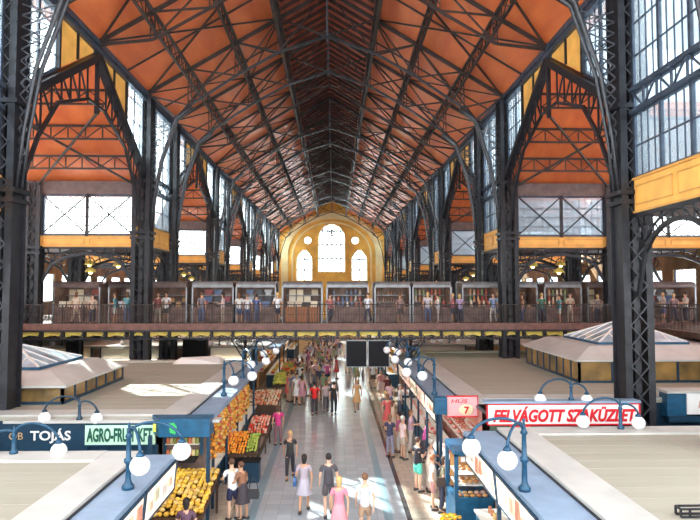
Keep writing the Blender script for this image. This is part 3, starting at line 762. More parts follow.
for ki, (pa, pb, kind, rc) in enumerate(KS):
    xa, xb = pxx(pa), pxx(pb); wd = xb - xa; xc = (xa + xb) / 2; yk = 34.0; dp = 1.9
    side = ['near left end', 'second', 'third', 'fourth', 'fifth', 'sixth', 'seventh', 'eighth', 'ninth', 'tenth', 'eleventh', 'twelfth', 'thirteenth', 'fourteenth', 'rightmost', 'far leftmost'][ki]
    t = thing('market_kiosk', (xc, yk, DZ), '%s kiosk on the bridge%s, its shelves holding %s' % (side, '' if ki in (14, 15, 0) else ' from the left', WORD[kind]), 'kiosk', 'kiosks on the bridge')
    hw = wd / 2; rm = M[rt[rc]]
    prof = [(0, 2.02), (-.02, 2.18), (.05, 2.30), (.2, 2.36), (dp, 2.38), (dp, 2.30), (.2, 2.28), (.1, 2.22), (.05, 2.1), (.05, 2.02)]
    m = MB(); m.prism(prof, wd, (0, 0, 0), (0, 1, 0), (0, 0, 1)); obj('roof', m, rm, t)
    for s_ in (-1, 1):
        obj('post', MB().b2((s_ * hw - .035, .02, 0), (s_ * hw + .035, .1, 2.05)), M['grey'], t); obj('post', MB().b2((s_ * hw - .03, dp - .08, 0), (s_ * hw + .03, dp, 2.3)), M['grey'], t)
    obj('back_wall', MB().b2((-hw, dp - .06, 0), (hw, dp - .02, 2.28)), M['kioskback'], t)
    for s_ in (-1, 1): obj('side_wall', MB().b2((s_ * (hw - .02), .1, 0), (s_ * (hw - .05), dp - .08, 2.28)), M['kioskback'], t)
    obj('counter', MB().b2((-hw + .06, .04, .05), (hw - .06, .5, .92)), M['wood'] if ki == 6 else M['kioskback'], t)
    if ki == 6:
        g = MB()
        for j in range(4): g.b2((-hw + .06 + j * (wd - .2) / 3, .0, .05), (-hw + .14 + j * (wd - .2) / 3, .035, .92))
        obj('counter_frame', g, M['darkwood'], t)
    for z in (1.15, 1.55): obj('shelf', MB().b2((-hw + .06, dp - .5, z), (hw - .06, dp - .08, z + .03)), M['grey'], t)
    obj('lamp_strip', MB().b2((-hw + .1, .28, 2.2), (hw - .1, .36, 2.26)), M['tube'], t)
    grp = 'goods on the %s bridge kiosk' % side
    lb = {'cloth': 'folded cloth on the shelves of the %s bridge kiosk', 'shirt': 'shirt displayed in the %s bridge kiosk', 'handbag': 'leather bag displayed in the %s bridge kiosk', 'vase': 'pottery vase on a shelf of the %s bridge kiosk',
          'bottle': 'bottle on a shelf of the %s bridge kiosk', 'doll': 'small painted doll on a shelf of the %s bridge kiosk', 'basket': 'woven basket on a shelf of the %s bridge kiosk'}[kind] % side
    stp = {'cloth': .44, 'shirt': .54, 'handbag': .36, 'vase': .26, 'bottle': .16, 'doll': .24, 'basket': .4}[kind]
    for z, yy, off in ((.925, .3, 0), (1.185, dp - .3, .08), (1.585, dp - .3, 0)):
        nn = int((wd - .3) / stp); 
        for j in range(nn):
            if rnd.random() < .12: continue
            x = -hw + .15 + stp * (j + .5) + (wd - .3 - nn * stp) / 2
            put(kind, (xc + x, yk + yy, DZ + z), rnd.choice(PAL[kind]), lb, {'cloth': 'cloth', 'shirt': 'shirt', 'handbag': 'bag', 'vase': 'vase', 'bottle': 'bottle', 'doll': 'doll', 'basket': 'basket'}[kind], grp, 0, rnd.uniform(.85, 1.05) if kind not in ('cloth', 'shirt') else .95)
# pendant lamps glowing in the side aisles
k = 0
for sx in (-1, 1):
    for (x, y, z) in ((12.6, 36.5, 8.1), (13.8, 35.4, 7.7), (14.6, 37.2, 8.2), (13.0, 54, 8.0), (18.0, 36.6, 8.0), (19.4, 35.9, 7.8), (11.6, 37, 7.9), (12.2, 53.5, 7.6), (14.2, 54.5, 7.8), (13, 73, 7.8)):
        k += 1; side = 'left' if sx < 0 else 'right'
        t = thing('pendant_lamp', (sx * x, y, z), 'glowing warm pendant lamp hanging in the %s side aisle' % side, 'lamp', 'pendant lamps of the %s side aisle' % side)
        obj('shade', MB().lathe([(.32, -.06), (.25, .1), (.06, .22), (.04, .26)], n=12), M['soffit'], t, True)
        obj('bulb', MB().ball((0, 0, -.06), .13, 8, 6), M['bulb'], t, True)
        obj('cord', MB().bar((0, 0, .24), (0, 0, (8.94 if 33 < y < 38 or 51.7 < y < 57 or 70.5 < y < 75.7 else 12.2 - 0) - z), .02), M['iron'], t)

# ------------------------------------------------------------------ stall blocks with flat roofs
RZ = 2.9
def pl(name, mb, m_, par, **k): return obj(name, mb, m_, par, **k)
def block(sx, xin, xband, xseam, xout, y0, y1, label, back=False):
    """flat tan roof from xband outwards, pale raised band, then a blue-grey canopy over the counters"""
    side = 'left' if sx < 0 else 'right'
    t = thing('stall_roof', (0, y0, 0), label, 'roof')
    X = lambda v: sx * v
    obj('roof_sheet', MB().b2((X(xband), 0, RZ - .12), (X(xout), y1 - y0, RZ)), M['tan'], t)
    obj('roof_band', MB().b2((X(xseam), 0, RZ - .14), (X(xband), y1 - y0, RZ + .04)), M['pale'], t)
    obj('canopy', MB().b2((X(xin), 0, RZ - .2), (X(xseam) - X(.04), y1 - y0, RZ - .05)), M['bluecan'], t)
    obj('end_band', MB().b2((X(xband), .0, RZ), (X(xout), .75, RZ + .05)), M['pale'], t)
    obj('end_band', MB().b2((X(xband), y1 - y0 - .75, RZ), (X(xout), y1 - y0, RZ + .05)), M['pale'], t)
    obj('gutter', MB().b2((X(xseam) - X(.04), 0, RZ - .12), (X(xseam), y1 - y0, RZ - .02)), M['iron'], t)
    g = MB(); q = xband + 3.0
    while q < xout: g.b2((X(q), .8, RZ + .001), (X(q + .02), y1 - y0 - .8, RZ + .007)); q += 3.0
    g2 = MB(); yy = 1.5
    while yy < y1 - y0 - 1: g2.b2((X(xband + .05), yy, RZ + .001), (X(xout), yy + .012, RZ + .006)); yy += .6
    obj('roof_seams', g, M['tan'], t); obj('roof_ribs', g2, M['tan'], t)
    # counters' carcass below: back wall, posts
    obj('inner_wall', MB().b2((X(xband + .5), .1, 0), (X(xband + .6), y1 - y0 - .1, RZ - .15)), M['kioskback'], t)
    for k_ in range(2): obj('end_wall', MB().b2((X(xband + .6), (.1 if k_ == 0 else y1 - y0 - .2), 0), (X(xout), (.2 if k_ == 0 else y1 - y0 - .1), RZ - .14)), M['kioskback'] if y0 > 39 else M['teal_dark'], t)
    return t
BL = []
block(-1, 3.2, 4.75, 3.95, 21, 2.0, 14.0, 'flat tan stall roof with pale edge band, nearest on the left')
block(-1, 3.2, 4.75, 3.95, 21, 18.0, 31.9, 'flat tan stall roof carrying the low glass lantern, left of the aisle')
block(-1, 3.2, 4.75, 3.95, 21, 39.6, 51.2, 'pale flat stall roof seen beneath the bridge on the left')
block(-1, 3.2, 4.75, 3.95, 21, 57.5, 70.0, 'distant flat stall roof beyond the bridge on the left')
block(-1, 3.2, 4.75, 3.95, 21, 76.5, 89.0, 'farthest flat stall roof on the left')
block(1, 3.85, 5.6, 4.75, 21, 2.0, 16.1, 'flat tan stall roof with pale edge band, nearest on the right')
block(1, 3.85, 5.6, 4.75, 21, 20.3, 36.2, 'flat tan stall roof carrying the taller glass lantern, right of the aisle')
block(1, 3.85, 5.6, 4.75, 21, 40.5, 51.2, 'flat stall roof seen beneath the bridge on the right')
block(1, 3.85, 5.6, 4.75, 21, 57.5, 70.0, 'distant flat stall roof beyond the bridge on the right')
block(1, 3.85, 5.6, 4.75, 21, 76.5, 89.0, 'farthest flat stall roof on the right')

# glass roof lanterns
def lantern(x0, x1, y0, y1, hg, hr, apx, apy, hwp, hp, label, nx, ny):
    t = thing('roof_lantern', (x0, y0, RZ), label, 'skylight')
    W, D = x1 - x0, y1 - y0; s_ = 1 if W > 0 else -1
    obj('glass_wall', MB().b2((0, 0, 0), (W, .04, hg)), M['amber'], t)
    obj('glass_wall', MB().b2((0, D - .04, 0), (W, D, hg)), M['amber'], t)
    obj('glass_wall', MB().b2((0, .04, 0), (s_ * .04, D - .04, hg)), M['amber'], t)
    g = MB()
    for i in range(ny + 1): y = D * i / ny; g.box((0, y, hg / 2), (.09, .09, hg))
    for i in range(nx + 1): x = W * i / nx; g.box((x, 0, hg / 2), (.09, .09, hg))
    g.bar((0, 0, .04), (0, D, .04), .1); g.bar((0, 0, .04), (W, 0, .04), .1)
    obj('glazing_bars', g, M['teal_dark'], t)
    m = MB(); o = -s_ * .18; ins = s_ * 1.0
    vs = [(o, -.18, hg), (W, -.18, hg), (W, D + .18, hg), (o, D + .18, hg), (o, -.18, hg + .07), (W, -.18, hg + .07), (W, D + .18, hg + .07), (o, D + .18, hg + .07),
          (ins * .75, .75, hr), (W, .75, hr), (W, D - .75, hr), (ins * .75, D - .75, hr)]
    m.add(vs, [(0, 3, 2, 1), (0, 1, 5, 4), (1, 2, 6, 5), (2, 3, 7, 6), (3, 0, 4, 7), (4, 5, 9, 8), (5, 6, 10, 9), (6, 7, 11, 10), (7, 4, 8, 11), (8, 9, 10, 11)])
    obj('hipped_roof', m, M['white'] if False else M['pale'], t)
    a = Vector((apx - x0, apy - y0, hr)); b = MB()
    obj('curb', MB().box((a.x, a.y, hr + .05), (hwp * 2 + .1, hwp * 2 + .1, .1)), M['teal'], t)
    m = MB(); c4 = [(a.x + i * hwp, a.y + j * hwp, hr + .1) for i, j in ((-1, -1), (1, -1), (1, 1), (-1, 1))]
    m.add(c4 + [(a.x, a.y, hr + hp)], [(0, 1, 2, 3), (0, 1, 4), (1, 2, 4), (2, 3, 4), (3, 0, 4)]); obj('glass_pyramid', m, M['skyglass'], t)
    g = MB(); ap = Vector((a.x, a.y, hr + hp + .01))
    for i in range(4):
        p, q = Vector(c4[i]), Vector(c4[(i + 1) % 4]); g.bar(p, ap, .07)
        for f in (.2, .4, .6, .8):
            s0 = p + (q - p) * f; tt = 1 - abs(2 * f - 1); e0 = s0 + (ap - (p + q) / 2) * tt * .98; g.bar(s0 + Vector((0, 0, .015)), e0 + Vector((0, 0, .015)), .04)
    obj('pyramid_bars', g, M['white'], t)
lantern(-8.4, -15.2, 19.9, 25.4, .55, .98, -11.4, 22.6, 1.75, .75, 'low roof lantern of amber glass with white glazed pyramid, left', 5, 6)
lantern(10.2, 19.5, 23.9, 30.4, .85, 1.4, 13.5, 27.1, 1.9, .95, 'taller roof lantern of amber glass with blue glazed pyramid, right', 7, 8)

# ------------------------------------------------------------------ signs
def text(s_, size, mat_, parent, loc, rot=(PI / 2, 0, 0), shear=0, bold=.0, ext=.008, fit=None, name='lettering'):
    cu = bpy.data.curves.new('t', 'FONT'); cu.body = s_; cu.size = size; cu.align_x = 'CENTER'; cu.align_y = 'CENTER'; cu.shear = shear; cu.offset = bold; cu.extrude = ext; cu.resolution_u = 3
    o = bpy.data.objects.new('t', cu); COL.objects.link(o); bpy.context.view_layer.update()
    me = bpy.data.meshes.new_from_object(o); COL.objects.unlink(o); bpy.data.objects.remove(o)
    me.materials.clear(); me.materials.append(mat_)
    w_ = max(v.co.x for v in me.vertices) - min(v.co.x for v in me.vertices); h_ = max(v.co.y for v in me.vertices) - min(v.co.y for v in me.vertices)
    cy = (max(v.co.y for v in me.vertices) + min(v.co.y for v in me.vertices)) / 2
    q = bpy.data.objects.new(name, me); COL.objects.link(q); q.parent = parent; q.location = loc; q.rotation_euler = rot
    for v in me.vertices: v.co.y -= cy
    if fit: q.scale = (fit[0] / w_, fit[1] / h_, 1)
    return q
cw = cmat((.85, .85, .84)); cred = cmat((.62, .01, .02)); cmint = cmat((.55, .85, .66)); cdk = cmat((.01, .10, .07)); cpink = cmat((.80, .42, .44))
# left fascia
LY = 17.75
t = thing('shop_fascia', (-6.9, LY, 0), 'dark blue shop fascia lettered TOJÁS in white, left', 'sign')
obj('board', MB().b2((-2.1, -.08, 1.95), (.24, .08, 2.78)), M['teal_dark'], t)
obj('cap', MB().b2((-2.15, -.14, 2.78), (4.0, .22, 2.86)), M['pale'], t)
text('TOJÁS', .5, cw, t, (-.82, -.09, 2.42), bold=.01, fit=(1.15, .42)); text('OB', .25, cmat((.5, .35, .2)), t, (-1.8, -.09, 2.42), fit=(.4, .2))
t = thing('shop_sign', (-5.75, LY, 0), 'mint green sign lettered AGRO-FRUIT KFT in dark green', 'sign')
obj('board', MB().b2((-.99, -.10, 2.16), (.99, -.0, 2.72)), cmint, t)
g = MB(); g.b2((-1.04, -.11, 2.72), (1.04, .0, 2.77)); g.b2((-1.04, -.11, 2.11), (1.04, 0, 2.16)); obj('frame', g, M['teal_dark'], t)
text('AGRO-FRUIT KFT', .4, cdk, t, (0, -.115, 2.44), bold=.012, fit=(1.86, .40))
obj('under_panel', MB().b2((-1.25, .0, 1.7), (1.05, .1, 2.11)), M['teal_dark'], t)
t = thing('corner_canopy', (-4.0, LY, 0), 'blue projecting corner canopy above the yellow fruit', 'canopy')
m = MB(); m.prism([(-.86, 0), (-.5, -.55), (.9, -.55), (.9, .1), (-.86, .1)], .50, (0, 0, 2.72), (1, 0, 0), (0, 1, 0)); obj('hood', m, M['teal'], t)
m = MB(); m.prism([(-.2, 2.6), (-.05, 2.55), (0, 2.75), (-.08, 2.88), (-.22, 2.85)], .02, (0, -.57, 0)); obj('leaf_emblem', m, cmat((.05, .45, .12)), t)
m = MB(); m.prism([(-.70, 2.6), (-.62, 2.6), (-.62, 2.85), (-.70, 2.85)], .02, (0, -.45, 0)); obj('emblem', m, cmat((.6, .65, .1)), t)
for x in (-.80, .84): obj('post', MB().b2((x - .05, -.42, 0), (x + .05, -.32, 2.48)), M['teal_dark'], t)
g = MB()
for x in (-.7, -.02, .4): g.b2((x - .04, .78, 1.62), (x + .04, .86, 2.4))
g.b2((-.74, .78, 2.34), (.44, .86, 2.42)); obj('window_frame', g, M['teal'], t)
for i in range(9):
    for z in (1.62, 1.98):
        if z > 1.7 and i == 0: obj('shelf', MB().b2((-.66, .66, 1.95), (.36, .8, 1.98)), M['white'], t)
        put('jar', (-4.0 - .6 + i * .11, LY + .72, z), [(.7, .2, .1), (.75, .6, .3), (.3, .35, .1)][i % 3], 'small jar in the window under the blue corner canopy', 'jar', 'jars under the blue corner canopy')
obj('shelf', MB().b2((-.8, .3, 1.52), (.3, .8, 1.62)), M['black'], t)
obj('back_panel', MB().b2((-.8, .86, 1.0), (.5, .94, 2.45)), M['kioskback'], t)
obj('lamp_strip', MB().b2((-.6, -.2, 2.40), (.6, -.12, 2.44)), M['tube'], t)
# right fascia FELVÁGOTT SZAKÜZLET
RYF = 18.1
t = thing('shop_sign', (7.28, RYF, 0), 'long white sign lettered FELVÁGOTT SZAKÜZLET in red slanting capitals', 'sign')
obj('board', MB().b2((-2.28, -.10, 2.6), (2.28, .0, 3.17)), cw, t)
g = MB(); g.b2((-2.32, -.13, 3.17), (2.32, .0, 3.20)); g.b2((-2.32, -.13, 2.56), (2.32, 0, 2.6)); g.b2((-2.32, -.13, 2.56), (-2.28, 0, 3.20)); g.b2((2.28, -.13, 2.56), (2.32, 0, 3.20)); obj('frame', g, cred, t)
text('FELVÁGOTT SZAKÜZLET', .5, cred, t, (0, -.11, 2.89), shear=.25, bold=.02, fit=(4.35, .47))
obj('cap', MB().b2((-2.35, -.12, 3.205), (2.35, .3, 3.27)), M['bluecan'], t)
g = MB()
for x in (-2.1, -.7, .7, 2.0): g.b2((x - .04, 0, 2.7), (x + .04, 2.15, 2.78)); g.b2((x - .04, .02, 0), (x + .04, .1, 2.7))
obj('support', g, M['teal_dark'], t)
t = thing('shop_sign', (7.15, RYF - .02, 0), 'maroon strip lettered SZALÁMIK under the long white sign', 'sign')
obj('board', MB().b2((-.85, -.04, 2.28), (1.2, .01, 2.55)), cmat((.28, .03, .04)), t)
text('SZALÁMIK', .2, cmat((.75, .4, .35)), t, (-.25, -.05, 2.43), fit=(.95, .14))
t = thing('food_poster', (5.7, RYF - .1, 1.95), 'poster with a red half and a yellow and green dish', 'poster')
obj('sheet', MB().b2((-.65, -.02, 0), (.6, .02, .62)), cmat((.05, .09, .06)), t)
obj('red_half', MB().b2((-.05, -.03, .02), (.58, -.02, .60)), cmat((.75, .03, .02)), t)
obj('dish_picture', MB().ball((.05, -.03, .28), .2, 14, 8, 1, .05, 1), cmat((.85, .5, .06)), t, True)
obj('face_picture', MB().ball((-.35, -.03, .25), .16, 12, 8, .7, .05, 1), cmat((.8, .5, .35)), t, True)
t = thing('shop_sign', (4.65, 20.1, 0), 'small pink sign with red lettering and a yellow disc numbered 7', 'sign')
obj('board', MB().b2((-.48, -.05, 2.42), (.52, .0, 3.05)), cpink, t)
g = MB(); g.b2((-.5, -.06, 3.05), (.55, 0, 3.09)); g.b2((-.5, -.06, 2.38), (.55, 0, 2.42)); g.b2((.52, -.06, 2.38), (.55, 0, 3.09)); obj('frame', g, cred, t)
text('HÚS', .2, cred, t, (-.1, -.06, 2.93), shear=.2, fit=(.55, .16))
m = MB().ball((.15, -.05, 2.62), .2, 14, 8, 1.25, .1, .9); obj('disc', m, cmat((.85, .7, .45)), t, True)
text('7', .3, cred, t, (.15, -.09, 2.62), bold=.01, fit=(.17, .24))
t = thing('corner_canopy', (3.95, 20.1, 0), 'blue box end of the canopy over the meat stalls', 'canopy')
obj('hood', MB().b2((-.22, -.2, 2.5), (.18, .16, 3.05)), M['teal'], t)
obj('post', MB().b2((-.05, -.05, 0), (.05, .05, 2.5)), M['teal_dark'], t)
# blue stall front at far right
t = thing('stall_front', (12.1, 20.0, 0), 'blue stall front with white sign at the far right', 'stall')
obj('side_box', MB().b2((-.55, .0, 2.35), (.1, .5, 3.15)), M['teal'], t)
obj('board', MB().b2((.1, -.05, 2.45), (5, .05, 3.15)), cw, t)
obj('cap', MB().b2((-.6, -.1, 3.15), (5, .6, 3.23)), M['pale'], t)
obj('base_rail', MB().b2((-.55, -.1, 2.2), (5, .1, 2.4)), M['teal_dark'], t)
text('Húsbolt', .3, cmat((.75, .35, .3)), t, (.95, -.065, 2.78), fit=(1.0, .22), shear=.2)
# ------------------------------------------------------------------ stall fronts
cmetal = M['grey']
def side_word(sx): return 'left' if sx < 0 else 'right'
def stall_unit(sx, xin, y0, y1, goods, palette, backcol, label, signm=None, signtxt=None, posts=True):
    """one open stall under the canopy: counter with glass case, shelves behind, sign board on the canopy edge"""
    X = lambda v: sx * v; D = y1 - y0
    t = thing('market_stall', (0, y0, 0), label, 'stall')
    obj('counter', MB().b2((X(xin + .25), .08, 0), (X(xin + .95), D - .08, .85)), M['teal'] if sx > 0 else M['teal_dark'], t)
    obj('counter_top', MB().b2((X(xin + .2), .05, .85), (X(xin + 1.0), D - .05, .9)), M['white'], t)
    obj('back_shelves', MB().b2((X(xin + 1.45), .05, 0), (X(xin + 1.6), D - .05, 2.6)), backcol, t)
    for z in (1.1, 1.5, 1.9): obj('shelf', MB().b2((X(xin + 1.2), .08, z), (X(xin + 1.45), D - .08, z + .03)), M['white'], t)
    obj('lamp_strip', MB().b2((X(xin + .6), .15, 2.56), (X(xin + .68), D - .15, 2.60)), M['tube'], t)
    if posts: obj('post', MB().b2((X(xin + .02), -.04, 0), (X(xin + .1), .04, 2.7)), M['teal_dark'], t)
    if signm:
        a = MB(); xo = X(xin) - X(.03)
        a.add([(xo, .03, 2.72), (xo, D - .03, 2.72), (xo - X(.16) * 0 + X(.05), D - .03, 2.12), (xo + X(.05), .03, 2.12), (xo + X(.05), .03, 2.72), (xo + X(.05), D - .03, 2.72), (xo + X(.10), D - .03, 2.12), (xo + X(.10), .03, 2.12)],
              [(0, 1, 2, 3), (7, 6, 5, 4), (0, 4, 5, 1), (3, 2, 6, 7), (0, 3, 7, 4), (1, 5, 6, 2)])
        s_ = obj('sign_board', a, signm, t)
        g = MB()
        for yy in (0.02, D - .02): g.bar((xo - X(.005), yy, 2.74), (xo + X(.06), yy, 2.10), .05)
        g.bar((xo, .02, 2.74), (xo, D - .02, 2.74), .045); g.bar((xo + X(.06), .02, 2.10), (xo + X(.06), D - .02, 2.10), .045)
        obj('sign_frame', g, M['teal_dark'], s_)
        q = .25
        while q < D - .4:
            wq = rnd.uniform(.12, .4); h = rnd.uniform(.14, .36); zc = 2.42 + rnd.uniform(-.06, .06)
            obj('sign_picture', MB().b2((xo - X(.012), q, zc - h / 2), (xo + X(.04), min(q + wq, D - .15), zc + h / 2)), rnd.choice([cmat((.80, .60, .42)), cmat((.7, .3, .2)), cmat((.62, .56, .4)), cmat((.8, .7, .6))]), s_); q += wq + rnd.uniform(.1, .3)
    grp = 'goods in: ' + label[:50]; kind, word = goods
    for (zz, xx, stp, pr) in ((1.14, 1.32, .26, .9), (1.54, 1.32, .26, .85), (1.94, 1.32, .28, .8), (.915, .55, .24, .9)):
        q = .25
        while q < D - .2:
            if rnd.random() < pr:
                kk = kind if zz != .915 or sx < 0 else 'meat_cut' if kind in ('sausage', 'meat_cut') else kind
                put(kk, (X(xin + xx), y0 + q, zz + (.045 if kk in ('orange', 'lemon') else .04 if kk == 'sausage' else 0)), rnd.choice(palette), '%s displayed in the %s' % (word, label.split(',')[0][:60]), word, grp, PI / 2, .9, name=word.replace(' ', '_'))
            q += stp * (1.6 if kk_big(kind) else 1)
    if kind in ('sausage',):
        q = .3
        while q < D - .3:
            o = put('pepper_string', (X(xin + 1.0), y0 + q, 2.40), rnd.choice([(.5, .12, .08), (.42, .08, .05)]), 'string of red sausages hanging in the %s' % label.split(',')[0][:60], 'sausages', 'hanging sausages in: ' + label[:44], name='sausage_string'); q += .32
    return t
def kk_big(k): return k in ('sausage', 'meat_cut', 'basket', 'cloth')
pk = [(.75, .22, .18), (.6, .10, .08), (.8, .4, .34), (.7, .3, .25)]
mixp = [(.8, .35, .05), (.75, .55, .1), (.6, .1, .05), (.85, .6, .35)]
bkpink = cmat((.72, .34, .28)); bkwarm = cmat((.5, .26, .10)); bkwhite = cmat((.62, .58, .54))
# right block 2
ys = [20.5, 22.8, 25.1, 27.4, 29.7, 32.9, 34.6]
for i in range(len(ys) - 1):
    if i == 4: y1_ = 32.0
    else: y1_ = ys[i + 1]
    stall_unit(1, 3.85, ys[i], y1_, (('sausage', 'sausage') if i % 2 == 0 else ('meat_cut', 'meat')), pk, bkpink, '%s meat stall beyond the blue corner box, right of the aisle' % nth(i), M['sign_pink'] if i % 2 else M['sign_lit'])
for i, y in enumerate((10.2, 12.9)):
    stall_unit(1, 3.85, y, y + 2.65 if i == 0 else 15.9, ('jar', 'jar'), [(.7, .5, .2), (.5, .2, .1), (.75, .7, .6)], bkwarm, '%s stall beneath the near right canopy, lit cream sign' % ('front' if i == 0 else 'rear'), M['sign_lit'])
for i, y in enumerate((9.4, 11.7)):
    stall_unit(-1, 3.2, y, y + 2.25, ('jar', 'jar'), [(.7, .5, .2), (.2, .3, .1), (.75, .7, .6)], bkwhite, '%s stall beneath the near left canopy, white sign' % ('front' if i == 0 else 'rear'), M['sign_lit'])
ysl = [18.6, 20.9, 23.2, 25.5, 27.8, 30.1, 31.8]
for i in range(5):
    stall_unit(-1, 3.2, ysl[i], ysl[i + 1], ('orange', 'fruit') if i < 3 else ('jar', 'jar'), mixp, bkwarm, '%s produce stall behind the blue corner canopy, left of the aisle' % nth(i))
for sx, xin in ((-1, 3.2), (1, 3.85)):
    for i, y in enumerate((41, 44.3, 47.6, 58.5, 62)):
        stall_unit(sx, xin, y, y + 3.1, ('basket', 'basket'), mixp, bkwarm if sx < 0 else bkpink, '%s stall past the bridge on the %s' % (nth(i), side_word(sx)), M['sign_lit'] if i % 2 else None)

# fruit tables ----------------------------------------------------------
def heap(kind, word, x0, x1, y0, y1, z, rise, nx, ny, cols, where, rad, tone=M['darkwood'], under=None, s=1.0, colour='yellow'):
    t = thing('display_table', ((x0 + x1) / 2, y0, 0), 'dark table heaped with %s %s' % (word + 's' if not word.endswith('s') else word, where), 'table')
    w_ = x1 - x0; d = y1 - y0
    m = MB(); m.add([(-w_ / 2, 0, z - .1), (w_ / 2, 0, z - .1), (w_ / 2, d, z - .1 + rise), (-w_ / 2, d, z - .1 + rise), (-w_ / 2, 0, z - .02), (w_ / 2, 0, z - .02), (w_ / 2, d, z - .02 + rise), (-w_ / 2, d, z - .02 + rise)],
                    [(0, 3, 2, 1), (4, 5, 6, 7), (0, 1, 5, 4), (1, 2, 6, 5), (2, 3, 7, 6), (3, 0, 4, 7)]); obj('table_top', m, tone, t)
    g = MB(); g.bar((-w_ / 2, 0, z - .03), (w_ / 2, 0, z - .03), .04, .12); g.bar((-w_ / 2, 0, z - .03), (-w_ / 2, d, z - .03 + rise), .04, .12); g.bar((w_ / 2, 0, z - .03), (w_ / 2, d, z - .03 + rise), .04, .12); obj('rim', g, tone, t)
    for a in (-1, 1):
        for b_ in (.08, d - .08): obj('leg', MB().b2((a * (w_ / 2 - .06) - .03, b_ - .03, 0), (a * (w_ / 2 - .06) + .03, b_ + .03, z - .1 + (rise if b_ > 1 or b_ == d - .08 else 0) * b_ / d)), tone, t)
    if under: obj('skirt', MB().b2((-w_ / 2 + .02, .02, .05), (w_ / 2 - .02, .06, z - .1)), under, t)
    for i in range(nx):
        for j in range(ny):
            if rnd.random() < .04: continue
            x = x0 + w_ * (i + .5) / nx + rnd.uniform(-.02, .02); y = y0 + d * (j + .5) / ny + rnd.uniform(-.02, .02)
            bump = .12 * math.sin(PI * (i + .5) / nx) * math.sin(PI * (j + .5) / ny)
            zz = z - .02 + rise * (y - y0) / d + bump + rad * s + rnd.uniform(0, .03)
            put(kind, (x, y, zz), rnd.choice(cols), '%s %s in the heap %s' % (colour, word, where), word, '%ss %s' % (word, where), rnd.uniform(0, 3.1), s * rnd.uniform(.9, 1.1), name=word.replace(' ', '_'))
    return t
heap('lemon', 'lemon', -4.7, -3.0, 15.8, 18.3, .75, .45, 12, 17, [(.78, .47, .05), (.82, .52, .09), (.62, .36, .03), (.70, .48, .15), (.45, .28, .05)], 'below the blue corner canopy', .05, s=1.35)
heap('orange', 'orange', -3.75, -2.75, 21.4, 23.1, .85, .35, 11, 14, [(.88, .30, .02), (.80, .22, .02), (.9, .4, .05)], 'beside the left walkway', .045, under=M['black'], s=1.0, colour='bright')
heap('orange', 'green apple', -2.72, -2.35, 21.6, 23.0, .85, .3, 4, 9, [(.35, .50, .08), (.45, .55, .12)], 'next to the oranges', .045, s=1.1, colour='fresh')
heap('orange', 'tomato', -3.1, -2.3, 24.6, 26.4, .8, .3, 7, 10, [(.75, .06, .03), (.85, .3, .2), (.8, .5, .4)], 'between the oranges and the far table', .045, s=1.2, colour='red')
heap('orange', 'peach', -4.1, -2.4, 30.2, 33.0, .85, .25, 12, 12, [(.85, .62, .45), (.8, .35, .2), (.75, .7, .5), (.6, .15, .08)], 'on the long table just before the bridge', .045, under=M['darkwood'], s=1.5, colour='pale')
heap('lemon', 'melon', -3.3, -2.2, 36.5, 39.0, .85, .3, 6, 8, [(.75, .68, .12), (.5, .6, .12)], 'behind the bridge post on the left', .05, s=2.4, colour='greenish yellow')
heap('orange', 'red pepper', -3.3, -2.2, 42, 45, .85, .3, 7, 8, [(.75, .1, .04), (.8, .4, .1), (.3, .45, .1)], 'far left under the bridge', .045, s=2.2, colour='mixed')
# crates under the oranges, hanging peppers
t = thing('fruit_crate', (-2.45, 20.9, 0), 'dark green crate standing in front of the orange heap', 'crate')
obj('box', MB().b2((-.3, 0, .04), (.3, .45, .7)), M['teal_dark'], t); obj('rim', MB().b2((-.32, -.02, .7), (.32, .47, .76)), M['black'], t)
for i in range(18):
    y = 18.4 + i * .42
    c_ = [(.72, .28, .03), (.62, .36, .06), (.55, .09, .04), (.66, .42, .12)][i % 4] if i < 18 else 0
    put('pepper_string', (-3.24, y, 2.62), c_, 'string of dried peppers hanging from the left canopy edge', 'peppers', 'hanging pepper strings on the left', 0, 1.7 if i % 3 else 2.0)
# glass pastry kiosk on the right
t = thing('glass_kiosk', (4.2, 16.4, 0), 'blue framed glass kiosk full of pastries at the right corner', 'kiosk')
obj('base', MB().b2((-.52, 0, 0), (.52, 1.4, .92)), M['teal'], t)
g = MB()
for x in (-.48, .48):
    for y in (.04, 1.36): g.b2((x - .05, y - .05, .92), (x + .05, y + .05, 2.15))
g.b2((-.53, -.01, 2.1), (.53, 1.41, 2.24)); g.b2((-.48, 0, .92), (.48, .06, .99)); obj('frame', g, M['teal'], t)
obj('sign_strip', MB().b2((-.36, -.02, 1.96), (.36, .0, 2.08)), M['white'], t)
obj('back_wall', MB().b2((-.42, 1.2, .95), (.42, 1.24, 2.08)), bkwarm, t)
for z in (1.2, 1.5): obj('shelf', MB().b2((-.42, .35, z), (.42, 1.15, z + .02)), M['white'], t)
obj('lamp_strip', MB().b2((-.35, .5, 2.04), (.35, .58, 2.07)), M['tube'], t)
for z, yy in ((.95, .2), (1.24, .5), (1.54, .6)):
    for i in range(5):
        for j in range(2):
            put('meat_cut', (4.2 - .34 + i * .17, 16.4 + yy + j * .25, z), rnd.choice([(.6, .3, .1), (.7, .42, .18), (.45, .18, .07), (.78, .5, .4)]), 'small brown pastry inside the blue glass kiosk', 'pastry', 'pastries in the glass kiosk', 0, .62, name='pastry')
